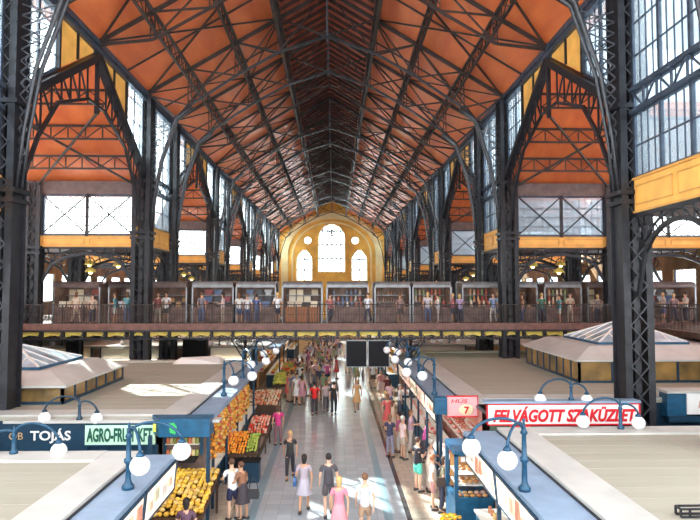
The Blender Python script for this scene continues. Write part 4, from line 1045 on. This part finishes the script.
# flower bucket
t = thing('flower_bucket', (3.45, 15.9, 0), 'bucket of yellow and orange flowers at the foot of the blue kiosk', 'flowers')
obj('bucket', MB().lathe([(.14, 0), (.2, .36), (.21, .38), (.18, .37)], n=14), M['teal_dark'], t, True)
g = MB()
for i in range(26):
    a, r = rnd.uniform(0, 6.28), rnd.uniform(.02, .16); g.bar((r * .6 * math.cos(a), r * .6 * math.sin(a), .2), (r * 1.7 * math.cos(a), r * 1.7 * math.sin(a), .62), .012)
obj('stems', g, cmat((.08, .25, .05)), t)
for i in range(30):
    a, r = rnd.uniform(0, 6.28), rnd.uniform(0, .30)
    obj('blossom', MB().lathe([(.01, 0), (.05, .02), (.06, .05), (.02, .05)], (r * math.cos(a), r * math.sin(a), .62 + .08 * (1 - r / .3) + rnd.uniform(-.03, .03)), 8), cmat(rnd.choice([(.9, .65, .03), (.9, .4, .03), (.85, .75, .1)])), t, True)

# lamps -------------------------------------------------------------------
def lamp(x, y, zb, h, arms, label, r=.175, col='teal_light'):
    t = thing('lamp_post', (x, y, zb), label, 'lamp')
    obj('post', MB().lathe([(.11, 0), (.12, .06), (.07, .12), (.055, .18), (.05, h * .45), (.085, h * .48), (.085, h * .53), (.05, h * .56), (.045, h * .9), (.075, h * .93), (.04, h), (.02, h + .12), (.035, h + .16), (.0, h + .2)] if h > .7 else
                              [(.09, 0), (.09, .05), (.05, .1), (.04, h * .8), (.06, h * .9), (.03, h), (.015, h + .15), (.0, h + .18)], n=10), M[col], t, True)
    for ang, reach, drop in arms:
        dx, dy = math.cos(ang), math.sin(ang); pts = []
        for i in range(13):
            q = i / 12; a_ = PI * q * .93
            rr = reach * (1 - math.cos(a_)) / 2 * 1.01; pts.append((dx * rr, dy * rr, h * .93 - drop * q * q + .30 * math.sin(a_) * min(1, reach)))
        ar = obj('arm', MB().tube(pts, .028, 6), M[col], t, True)
        e_ = pts[-1]
        obj('globe_cap', MB().lathe([(.03, .05), (.075, .0), (.08, -.03)], (e_[0], e_[1], e_[2] - .03), 10), M[col], ar, True)
        obj('globe', MB().ball((e_[0], e_[1], e_[2] - .05 - r), r, 20, 14), M['globe'], t, True)
    return t
R_ = math.radians
CZ = 2.85
for i, (y, a2) in enumerate(((0, 0), (21.6, 0), (26.0, 0), (30.4, 0))):
    lp = atZ(128, 489, CZ) if i == 0 else Vector((-3.5, y, CZ))
    lamp(lp.x, lp.y, CZ, 1.05, ((R_(0), 1.0, .12), (R_(-60), .95, .15)), 'tall blue lamp post with two globes on the left canopy, %s from the viewer' % nth(i))
for i, y in enumerate((0, 21.6, 25.6, 29.6, 34.5)):
    lp = atZ(505, 491, CZ) if i == 0 else Vector((4.0, y, CZ)); lp.x = max(lp.x, 3.97)
    lamp(lp.x, lp.y, CZ, 1.15, ((R_(180), 1.0, .1), (R_(235), .95, .12)), 'tall blue lamp post with two globes on the right canopy, %s from the viewer' % nth(i))
lamp(-6.95, LY, 2.86, .45, ((R_(180), 1.0, .2), (R_(0), .5, .2)), 'short two armed globe lamp on the fascia above the green sign', col='teal_dark')
lamp(-6.75, 13.8, 2.95, .45, ((R_(192), .5, .2), (R_(0), 1.0, .2)), 'short two armed globe lamp on the near left roof edge')
lamp(7.6, 18.2, 3.27, .42, ((R_(180), .95, .2), (R_(0), .48, .2)), 'short two armed globe lamp above the long red and white sign')
lamp(7.95, 15.8, 2.95, .6, ((R_(180), 1.0, .2), (R_(-8), .45, .2)), 'short two armed globe lamp on the near right roof edge')
# lying lamp piece on near left roof & frame at bottom right
t = thing('roof_frame', tuple(atZ(681, 517, 2.93)), 'small dark metal frame standing on the near right roof', 'frame')
m = MB()
for a, b_ in (((0, 0, 0), (2, 0, 0)), ((0, 0, .25), (2, 0, .25)), ((0, 0, 0), (0, 0, .25)), ((2, 0, 0), (2, 0, .25)), ((0, .3, .25), (2, .3, .25)), ((0, 0, .25), (0, .3, .25)), ((.3, 0, 0), (.3, 0, .25)), ((0, .3, 0), (0, .3, .25)), ((2, .3, 0), (2, .3, .25)), ((0,.3,0),(2,.3,0))): m.bar(Vector(a) * .5, Vector(b_) * .5, .03)
obj('bars', m, M['iron'], t)
# dark cabinet and white sheets on the far left roof
tag(obj('white_sheet_pile', MB().add([(-7.6, 30.2, RZ + .02), (-5.2, 30.2, RZ + .02), (-5.0, 31.4, RZ + .02), (-7.8, 31.4, RZ + .02), (-7.2, 30.5, RZ + .3), (-6.3, 30.4, RZ + .22), (-5.5, 31.1, RZ + .33), (-7.4, 31.1, RZ + .26)],
     [(0, 1, 2, 3), (0, 1, 5, 4), (1, 2, 6, 5), (2, 3, 7, 6), (3, 0, 4, 7), (4, 5, 6), (4, 6, 7)]), M['white']), 'crumpled white sheets lying at the far end of the left roof', 'sheet')
t = thing('cabinet', (-8.5, 38.8, 0), 'tall dark cabinet under the bridge behind the left column', 'cabinet')
obj('body', MB().b2((-.75, 0, 0), (.75, .7, 3.5)), M['black'], t); obj('door', MB().b2((-.7, -.03, .1), (-.02, 0, 3.4)), M['black'], t); obj('door', MB().b2((.02, -.03, .1), (.7, 0, 3.4)), M['black'], t)

# low shop boards and globe lamps on the far stall blocks seen beneath the bridge
for i, (xa, xb, yy, c_) in enumerate(((-20, -15.2, 39.3, (.62, .5, .36)), (-14.6, -10.8, 39.3, (.5, .52, .5)), (-7.6, -4.9, 39.3, (.7, .66, .58)), (5.8, 9.2, 40.2, (.35, .3, .28)), (10.9, 14.8, 40.2, (.5, .3, .15)), (15.8, 20.5, 40.2, (.62, .55, .4)))):
    t = thing('shop_board', ((xa + xb) / 2, yy, 0), 'low shop board below the bridge, %s of six from the left' % ['first', 'second', 'third', 'fourth', 'fifth', 'last'][i], 'sign')
    obj('board', MB().b2((-(xb - xa) / 2, -.05, 2.2), ((xb - xa) / 2, .05, 2.85)), cmat(c_), t)
    obj('shelf', MB().b2((-(xb - xa) / 2, -.5, 1.0), ((xb - xa) / 2, .05, 1.1)), M['white'], t)
    obj('lamp_strip', MB().b2((-(xb - xa) / 2 + .2, -.2, 2.1), ((xb - xa) / 2 - .2, -.12, 2.15)), M['tube'], t)
    for j in (-1, 1): obj('post', MB().b2((j * (xb - xa) / 2 - .04, -.06, 0), (j * (xb - xa) / 2 + .04, .08, 2.9)), M['teal_dark'], t)
for i, (x, y) in enumerate(((-17.5, 40.2), (-13, 40.4), (-7.2, 40.3), (-5.6, 41.2), (6.6, 41.2), (8.4, 41.6), (12.4, 41.0), (16.8, 41.4))):
    lamp(x, y, RZ + .05, .5, ((R_(180), .6, .15), (R_(0), .6, .15)), 'small two globe lamp on the far roofs below the bridge, %s from the left' % ['first', 'second', 'third', 'fourth', 'fifth', 'sixth', 'seventh', 'eighth'][i], col='teal_dark')
# ------------------------------------------------------------------ people
def skin_mesh(nm, V, E, Rr, root=0, sub=1):
    me = bpy.data.meshes.new(nm); me.from_pydata(V, E, []); o = bpy.data.objects.new(nm, me); COL.objects.link(o)
    md = o.modifiers.new('s', 'SKIN'); md.use_smooth_shade = True; md.branch_smoothing = .3
    if sub: o.modifiers.new('u', 'SUBSURF').levels = sub
    sv = me.skin_vertices[0].data
    for i, r in enumerate(Rr): sv[i].radius = r if isinstance(r, tuple) else (r, r)
    for i in range(len(V)): sv[i].use_root = (i == root)
    dg = bpy.context.evaluated_depsgraph_get(); dg.update()
    out = bpy.data.meshes.new_from_object(o.evaluated_get(dg)); out.name = nm
    COL.objects.unlink(o); bpy.data.objects.remove(o)
    out.polygons.foreach_set('use_smooth', [True] * len(out.polygons)); return out
def pose(kind, fem):
    sh = .165 if fem else .185; J = {}
    J['pelvis'] = (0, 0, .94); J['waist'] = (0, 0, 1.08); J['chest'] = (0, .01, 1.25); J['upper'] = (0, 0, 1.39); J['neck'] = (0, .0, 1.48)
    lean = 0
    for s_, n_ in ((-1, 'L'), (1, 'R')):
        J['sh' + n_] = (s_ * sh, 0, 1.40); J['hip' + n_] = (s_ * .09, 0, .88)
    if kind == 'walk':
        J['elL'] = (-.25, -.06, 1.14); J['wrL'] = (-.25, .08, .92); J['elR'] = (.25, -.05, 1.13); J['wrR'] = (.24, -.14, .88)
        J['knL'] = (-.10, -.02, .49); J['anL'] = (-.10, -.27, .12); J['knR'] = (.10, .17, .50); J['anR'] = (.10, .24, .08)
    elif kind == 'stand':
        J['elL'] = (-.25, -.02, 1.13); J['wrL'] = (-.24, .06, .89); J['elR'] = (.25, -.02, 1.13); J['wrR'] = (.24, .05, .89)
        J['knL'] = (-.11, .02, .48); J['anL'] = (-.12, -.01, .08); J['knR'] = (.12, .01, .48); J['anR'] = (.13, .0, .08)
    elif kind == 'fold':
        J['elL'] = (-.25, .0, 1.14); J['wrL'] = (-.06, .24, 1.12); J['elR'] = (.25, .0, 1.14); J['wrR'] = (.05, .26, 1.18)
        J['knL'] = (-.10, .03, .48); J['anL'] = (-.11, .0, .08); J['knR'] = (.13, -.01, .48); J['anR'] = (.15, -.04, .08)
    elif kind == 'reach':
        J['elL'] = (-.24, .12, 1.17); J['wrL'] = (-.18, .36, 1.10); J['elR'] = (.25, .02, 1.13); J['wrR'] = (.24, .2, 1.0)
        J['knL'] = (-.10, .03, .48); J['anL'] = (-.11, .0, .08); J['knR'] = (.12, .0, .48); J['anR'] = (.13, -.05, .08); lean = .10
    if lean:
        for k_ in list(J):
            x, y, z = J[k_]
            if z > .94 or k_[:2] in ('el', 'wr'): J[k_] = (x, y + lean * (z - .94) * 1.6, z - .02)
    return J
def build(kind, fem):
    J = pose(kind, fem); V = []; E = []; Rr = []
    def a(p, r, par=None):
        V.append(tuple(p)); Rr.append(r); i = len(V) - 1
        if par is not None: E.append((par, i))
        return i
    w_ = .105 if fem else .125
    pel = a(J['pelvis'], (.15, .12)); wai = a(J['waist'], (w_, .1), pel); che = a(J['chest'], (.14, .115), wai); upp = a(J['upper'], (.12, .09), che); nk = a(J['neck'], .052, upp)
    ny, nz = J['neck'][1], J['neck'][2]
    h1 = a((0, ny + .015, nz + .10), (.072, .085), nk); h2 = a((0, ny + .015, nz + .17), (.078, .095), h1); h3 = a((0, ny + .0, nz + .24), (.05, .06), h2)
    for n_, s_ in (('L', -1), ('R', 1)):
        s = a(J['sh' + n_], .052, upp); e_ = a(J['el' + n_], .038, s); wq = a(J['wr' + n_], .026, e_)
        W = Vector(J['wr' + n_]); El = Vector(J['el' + n_]); d = (W - El).normalized(); sd = d.cross(Vector((0, 1, 0)) if abs(d.y) < .8 else Vector((0, 0, 1))).normalized(); up = sd.cross(d)
        pm = a(W + d * .075, (.034, .022), wq)
        th = a(W + d * .045 + up * .04, .011, wq); a(W + d * .085 + up * .058, .008, th)
        for f, ln in ((-1.5, .062), (-.5, .075), (.5, .072), (1.5, .055)):
            k1 = a(W + d * (.10 + ln * .4) + up * f * .017, .0095, pm); a(W + d * (.10 + ln) + up * f * .018 + sd * s_ * -.015, .0075, k1)
        hp = a(J['hip' + n_], .085, pel); kn = a(J['kn' + n_], .056, hp); mid = (Vector(J['kn' + n_]) * .6 + Vector(J['an' + n_]) * .4) + Vector((0, -.015, 0)); cf = a(mid, .052, kn); an = a(J['an' + n_], .036, cf)
        A = Vector(J['an' + n_]); a(A + Vector((0, .13, -.04)), .034, an)
    body = skin_mesh('person_body', V, E, Rr)
    hc = (0, ny + .015, nz + .15)
    bm = MB().ball((0, ny + .105, hc[2] - .01), .017, 6, 4, .8, 1, 1.4)      # nose
    for s_ in (-1, 1): bm.ball((s_ * .082, ny + .01, hc[2] - .005), .024, 6, 4, .5, .8, 1.3)   # ears
    me2 = bm.mesh('x', True); b = bmesh.new(); b.from_mesh(body); b.from_mesh(me2); b.to_mesh(body); b.free()
    out = {'body': body}
    eye = MB()
    for s_ in (-1, 1): eye.ball((s_ * .031, ny + .093, hc[2] + .02), .010, 6, 4)
    eye.ball((0, ny + .094, hc[2] - .055), .016, 6, 4, 1.6, .5, .4); out['face'] = eye.mesh('face', True)
    # shirt
    V, E, Rr = [], [], []
    p0_ = a((0, 0, .82), (.165, .135)); pel = a((0, 0, .93), (.170, .138), p0_); wai = a(J['waist'], (w_ + .03, .122), pel); che = a(J['chest'], (.155, .132), wai); upp = a(J['upper'], (.13, .102), che); a((0, J['neck'][1], J['neck'][2] - .03), .066, upp)
    for n_ in 'LR':
        s = a(J['sh' + n_], .068, upp); a(Vector(J['sh' + n_]) * .35 + Vector(J['el' + n_]) * .65, .062, s)
    out['shirt'] = skin_mesh('shirt', V, E, Rr)
    for nm, lo in (('trousers', 1.0), ('shorts', .0)):
        V, E, Rr = [], [], []
        pel = a((0, 0, 1.03), (.15, .12)); p2 = a((0, 0, .90), (.165, .135), pel)
        for n_ in 'LR':
            hp = a(Vector(J['hip' + n_]) - Vector((0, 0, .06)), .102, p2); K = Vector(J['kn' + n_]); A = Vector(J['an' + n_])
            if lo: kn = a(K, .075, hp); a(A + (K - A) * .08, .062, kn)
            else: a(K + (Vector(J['hip' + n_]) - K) * .16, .092, hp)
        out[nm] = skin_mesh(nm, V, E, Rr)
    yk = max(0, (J['knL'][1] + J['knR'][1]) / 2)
    pr = [(.11, 1.12, 0), (.15, .98, 0), (.19, .84, .0), (.22, .68, yk * .5), (.25, .52, yk)]
    m = MB(); nn = 16; 
    for i, (r, z, yy) in enumerate(pr):
        for k_ in range(nn):
            t_ = 2 * PI * k_ / nn; rr = r * (1 + (.07 * math.cos(t_ * 5) if i > 2 else 0)); m.v.append((rr * math.cos(t_), rr * .82 * math.sin(t_) + yy, z))
    for i in range(len(pr) - 1):
        for k_ in range(nn): m.f.append((i * nn + k_, i * nn + (k_ + 1) % nn, (i + 1) * nn + (k_ + 1) % nn, (i + 1) * nn + k_))
    out['skirt'] = m.mesh('skirt', True)
    def hair(long):
        m = MB(); m.ball((hc[0], hc[1] - .012, hc[2] + .035), .098, 14, 10, .92, 1.05, 1.0)
        vv = []
        for v in m.v:
            x, y, z = v; fy = y - hc[1]
            if fy > .02 and z < hc[2] + .06: y = hc[1] + .02 + (fy - .02) * .25; 
            if z < hc[2] - .0 and fy <= .02:
                z = hc[2] - (.02 if not long else .0) - (hc[2] - z) * (.6 if not long else 3.4)
                if long: y = min(y, hc[1] - .03) - .015
            vv.append((x, y, z))
        m.v = vv; return m.mesh('hair', True)
    out['hair_s'], out['hair_l'] = hair(False), hair(True)
    for n_ in 'LR':
        A = Vector(J['an' + n_]); z0 = A.z - .08; m = MB(); pts = []
        m.add([(A.x - .042, A.y - .07, z0), (A.x + .042, A.y - .07, z0), (A.x + .05, A.y + .12, z0), (A.x + .03, A.y + .19, z0), (A.x - .03, A.y + .19, z0), (A.x - .05, A.y + .12, z0),
               (A.x - .038, A.y - .065, z0 + .085), (A.x + .038, A.y - .065, z0 + .085), (A.x + .042, A.y + .10, z0 + .065), (A.x + .025, A.y + .18, z0 + .045), (A.x - .025, A.y + .18, z0 + .045), (A.x - .042, A.y + .10, z0 + .065)],
              [(5, 4, 3, 2, 1, 0), (6, 7, 8, 9, 10, 11)] + [(i, (i + 1) % 6, 6 + (i + 1) % 6, 6 + i) for i in range(6)])
        out['shoe' + n_] = m.mesh('shoe', True)
    return out
PR = {}
for kd in ('walk', 'stand', 'fold', 'reach'):
    for fm_ in (False, True): PR[(kd, fm_)] = build(kd, fm_)
SK = [(.62, .36, .24), (.70, .44, .31), (.52, .29, .18)]
npers = [0]
def person(loc, face, kd, fem, outfit, top, bottom, hairc, label, long=None, h=1.0, group=None, skin=None, shoe=(.06, .05, .05)):
    P_ = PR[(kd, fem)]; npers[0] += 1
    def link(nm, me, col, par=None, rough=.7):
        m_ = cmat(col, rough)
        if len(me.materials) == 0: me.materials.append(m_)
        o = bpy.data.objects.new(nm, me); COL.objects.link(o); o.parent = par
        if me.materials[0] != m_: o.material_slots[0].link = 'OBJECT'; o.material_slots[0].material = m_
        return o
    b = link('person', P_['body'], skin or SK[npers[0] % 3], None, .5); tag(b, label, 'person', group)
    b.location = loc; b.rotation_euler = (0, 0, face); b.scale = (h, h, h)
    link('hair', P_['hair_l' if (long if long is not None else fem) else 'hair_s'], hairc, b)
    link('face', P_['face'], (.12, .04, .03), b)
    if outfit == 'dress': link('dress_top', P_['shirt'], top, b); link('skirt', P_['skirt'], bottom, b)
    else: link('shirt', P_['shirt'], top, b); link(outfit, P_[outfit], bottom, b)
    for n_ in 'LR': link('shoe', P_['shoe' + n_], shoe, b)
    return b
def bag(p, col, label, rz=0, s=1.0, strap=True, cat='bag'):
    t = thing('shoulder_bag', p, label, cat, rz=rz)
    m = MB(); m.prism([(-.15, 0), (.15, 0), (.17, .14), (.14, .25), (-.14, .25), (-.17, .14)], .1 * s); obj('pouch', m, cmat(col), t)
    if strap: obj('strap', MB().tube([(-.13, 0, .24), (-.10, 0, .42), (0, -.02, .60), (.10, 0, .42), (.13, 0, .24)], .012, 5), cmat(col), t, True)
    return t
D2 = math.radians
dk, br_, bl, gy, bk_ = (.10, .05, .03), (.20, .10, .05), (.62, .42, .18), (.45, .43, .4), (.02, .015, .015)
def at(px, py): p = atZ(px, py, 0); return Vector((p.x, p.y, 0))
# foreground
pp = at(328.5, 516); person(pp, D2(4), 'walk', False, 'shorts', (.075, .070, .085), (.10, .09, .10), bk_, 'man in dark grey shirt and shorts walking away, centre of the aisle', h=1.03)
pp = at(304, 512); person(pp, D2(-4), 'walk', True, 'dress', (.42, .36, .42), (.50, .47, .55), bk_, 'dark haired woman in lavender grey dress, left of the man in dark grey', h=.97)
bag((pp.x - .27, pp.y - .02, .80), (.03, .10, .25), 'blue shoulder bag carried by the woman in lavender grey', rz=PI / 2)
pp = at(339, 541); person(pp, D2(0), 'walk', True, 'dress', (.75, .25, .34), (.80, .36, .42), bl, 'blonde woman in a pink dress at the bottom edge', h=.96)
pp = at(365, 538); person(pp, D2(-6), 'walk', True, 'shorts', (.72, .78, .88), (.45, .30, .20), br_, 'woman in pale blue blouse and tan shorts, rightmost of the walking group', h=.97, long=False)
pp = at(290, 478); person(pp, D2(180), 'walk', True, 'trousers', (.03, .03, .03), (.02, .02, .03), bl, 'blonde woman in black walking on the left of the aisle', h=.94)
pp = at(278, 445); person(pp, D2(20), 'stand', True, 'trousers', (.62, .04, .22), (.25, .12, .14), dk, 'woman in magenta top by the left walkway', h=.95)
pp = at(418, 491); person(pp, D2(-60), 'fold', False, 'shorts', (.02, .02, .025), (.12, .62, .50), dk, 'man in black T-shirt and turquoise shorts at the right stalls', h=1.0)
pp = at(429, 491); person(pp, D2(-80), 'reach', False, 'trousers', (.72, .60, .50), (.66, .55, .46), gy, 'person in pale beige clothes next to the man in turquoise shorts', h=.98)
pp = at(433, 509); person(pp, D2(-95), 'stand', True, 'shorts', (.75, .72, .70), (.6, .3, .28), (.4, .14, .06), 'red haired person in white top facing the glass kiosk', h=.92, long=False)
pp = at(442, 512); person(pp, D2(-100), 'reach', True, 'trousers', (.30, .28, .18), (.06, .06, .10), dk, 'woman in olive top and dark trousers beside the flower bucket', h=.95)
bag((pp.x - .05, pp.y - .27, .85), (.08, .05, .04), 'brown shoulder bag beside the woman in olive')
pp = at(390, 457); person(pp, D2(-30), 'fold', True, 'trousers', (.04, .045, .10), (.25, .25, .34), br_, 'woman in navy top standing on the right border line', h=.95)
pp = at(403, 459); person(pp, D2(-70), 'stand', True, 'shorts', (.78, .62, .62), (.52, .42, .33), gy, 'older woman in pale pink shirt and khaki shorts', h=.95, long=False)
pp = at(411, 452); person(pp, D2(-100), 'fold', True, 'trousers', (.60, .45, .62), (.70, .66, .64), br_, 'woman in lilac top behind the man in turquoise shorts', h=.97)
pp = at(425, 462); person(pp, D2(-90), 'reach', True, 'trousers', (.55, .08, .28), (.08, .06, .08), dk, 'woman in crimson top leaning to a meat stall', h=.95)
pp = at(400, 418); person(pp, D2(-90), 'stand', False, 'trousers', (.80, .80, .82), (.12, .13, .2), gy, 'man in white shirt by the far meat stalls', h=1)
pp = at(387, 404); person(pp, D2(30), 'walk', False, 'trousers', (.16, .03, .04), (.08, .02, .03), bk_, 'person in dark red by the right border line', h=1)
pp = at(381, 398); person(pp, D2(200), 'walk', True, 'dress', (.5, .2, .22), (.55, .4, .4), dk, 'woman in dusty rose dress below the right dark board', h=.97)
pp = at(314.5, 415); person(pp, D2(0), 'walk', False, 'trousers', (.70, .02, .02), (.05, .05, .07), bk_, 'person in bright red shirt, mid aisle', h=1)
pp = at(334, 415); person(pp, D2(4), 'walk', False, 'trousers', (.02, .02, .02), (.03, .03, .04), bk_, 'person in black shirt, right of the bright red shirt', h=1)
pp = at(326, 412); person(pp, D2(0), 'walk', True, 'trousers', (.48, .4, .42), (.10, .10, .12), br_, 'woman in grey between the red and black shirts', h=.97)
pp = at(357, 411); person(pp, D2(180), 'walk', True, 'dress', (.62, .36, .14), (.66, .40, .18), bl, 'woman in tan orange dress standing in the sunlit aisle', h=.98)
pp = at(357, 384); person(pp, D2(0), 'stand', True, 'dress', (.55, .45, .12), (.3, .35, .1), br_, 'woman in mustard dress beyond the tan orange dress', h=.98)
pp = at(302, 405); person(pp, D2(0), 'walk', True, 'dress', (.65, .32, .38), (.6, .3, .36), dk, 'woman in rose dress, left of the bright red shirt', h=.97)
pp = at(291, 402); person(pp, D2(60), 'stand', False, 'trousers', (.22, .22, .32), (.45, .36, .26), dk, 'man in slate shirt by the left stalls', h=1)
pp = at(232.5, 520); person(pp, D2(35), 'reach', False, 'shorts', (.80, .80, .80), (.02, .025, .07), dk, 'man in white T-shirt and navy shorts by the yellow fruit', h=1.0)
pp = at(243, 520); person(pp, D2(60), 'reach', True, 'dress', (.28, .13, .07), (.05, .04, .05), (.12, .05, .03), 'woman in brown dress beside the man in white T-shirt', h=.95, long=False)
bag((pp.x + .3, pp.y - .05, .62), (.03, .03, .035), 'black shoulder bag of the woman in brown')
pp = Vector((-3.1, 14.6, 0)); person(pp, D2(10), 'reach', True, 'trousers', (.12, .06, .10), (.05, .05, .08), bk_, 'woman in dark patterned top in front of the yellow fruit', h=.95)
# crowd beyond: every person an object, colours vary
tops = [((.70, .12, .12), 'red'), ((.75, .74, .74), 'white'), ((.06, .07, .14), 'navy'), ((.70, .45, .50), 'pink'), ((.30, .40, .60), 'blue'), ((.12, .12, .13), 'charcoal'), ((.55, .45, .35), 'beige'), ((.45, .10, .25), 'wine red'), ((.25, .35, .2), 'green')]
bots = [((.04, .05, .09), 'dark trousers', 'trousers'), ((.45, .38, .30), 'khaki shorts', 'shorts'), ((.10, .14, .28), 'blue jeans', 'trousers'), ((.6, .58, .55), 'pale trousers', 'trousers'), ((.07, .07, .07), 'black shorts', 'shorts')]
used = []
def crowd(n_, x0, x1, y0, y1, where, bias=1.0):
    for i in range(n_):
        for _ in range(40):
            x = x0 + (x1 - x0) * rnd.random() ** bias; y = rnd.uniform(y0, y1)
            if all((x - a) ** 2 + (y - b) ** 2 > .42 for a, b in used): break
        used.append((x, y)); tc_, tw = rnd.choice(tops); bc, bw, bo = rnd.choice(bots); fem = rnd.random() < .5
        if fem and rnd.random() < .35: bo, bc, bw = 'dress', tc_, 'dress'
        lab = '%s in %s, crowd %s' % ('woman' if fem else 'man', ('%s dress' % tw) if bo == 'dress' else ('%s top and %s' % (tw, bw)), where)
        person((x, y, 0), D2(rnd.choice((0, 0, 180, 180, 20, 160, 90, -90)) + rnd.uniform(-15, 15)), rnd.choice(('walk', 'walk', 'stand', 'fold')), fem, bo, tc_, bc, rnd.choice([dk, br_, bk_, bl]), lab, h=rnd.uniform(.92, 1.03), group=lab)
crowd(10, -2.4, .2, 34.5, 40, 'under the bridge')
crowd(22, -2.2, .6, 40.5, 52, 'just past the bridge')
crowd(6, 1.0, 3.2, 40.5, 54, 'past the bridge on the right')
crowd(24, -2.2, 1.4, 53, 72, 'far down the aisle')
crowd(5, 2.9, 3.45, 24.5, 33, 'along the right meat stalls')
# people up on the bridge, standing at the rail
bp = [(30, (.5, .35, .3), 'brownish', 1), (80, (.7, .62, .5), 'cream', 1), (96, (.62, .5, .4), 'sand', 0), (118, (.10, .32, .38), 'teal', 0), (130, (.14, .36, .42), 'turquoise', 1), (160, (.3, .1, .1), 'maroon', 1), (168, (.7, .68, .66), 'white', 0), (203, (.2, .2, .24), 'slate', 0), (224, (.6, .5, .5), 'greyish pink', 1), (240, (.78, .76, .74), 'white', 1),
      (248, (.66, .66, .68), 'pale grey', 0), (257, (.1, .16, .34), 'blue', 0), (278, (.80, .82, .85), 'bright white', 1), (330, (.4, .14, .14), 'dark red', 1), (368, (.72, .78, .86), 'pale blue', 0), (400, (.3, .2, .2), 'brown', 1), (428, (.55, .5, .55), 'grey', 1), (438, (.74, .74, .8), 'off white', 0), (453, (.35, .08, .12), 'wine red', 0), (460, (.45, .36, .62), 'violet', 1), (494, (.25, .34, .55), 'blue grey', 0),
      (499, (.8, .8, .8), 'plain white', 1), (523, (.42, .2, .12), 'rust', 0), (543, (.06, .2, .14), 'dark green', 0), (561, (.05, .35, .42), 'bright teal', 0), (572, (.5, .42, .34), 'tan', 1), (600, (.28, .2, .18), 'dark brown', 1), (667, (.5, .46, .42), 'stone', 0), (678, (.3, .2, .22), 'plum', 1), (690, (.55, .52, .5), 'light grey', 0)]
for i, (px, c_, wd_, fem) in enumerate(bp):
    y = 33.45 + .2 * (i % 2); x = pxx(px, y)
    person((x, y, DZ), D2(rnd.choice((180, 150, 10, -20, 90, 200))), rnd.choice(('stand', 'walk', 'fold')), bool(fem), 'trousers' if i % 3 else 'shorts', c_, rnd.choice(bots)[0], rnd.choice([dk, br_, bl, bk_]),
           '%s in %s top standing behind the railing of the bridge' % ('woman' if fem else 'man', wd_), h=rnd.uniform(.93, 1.02))
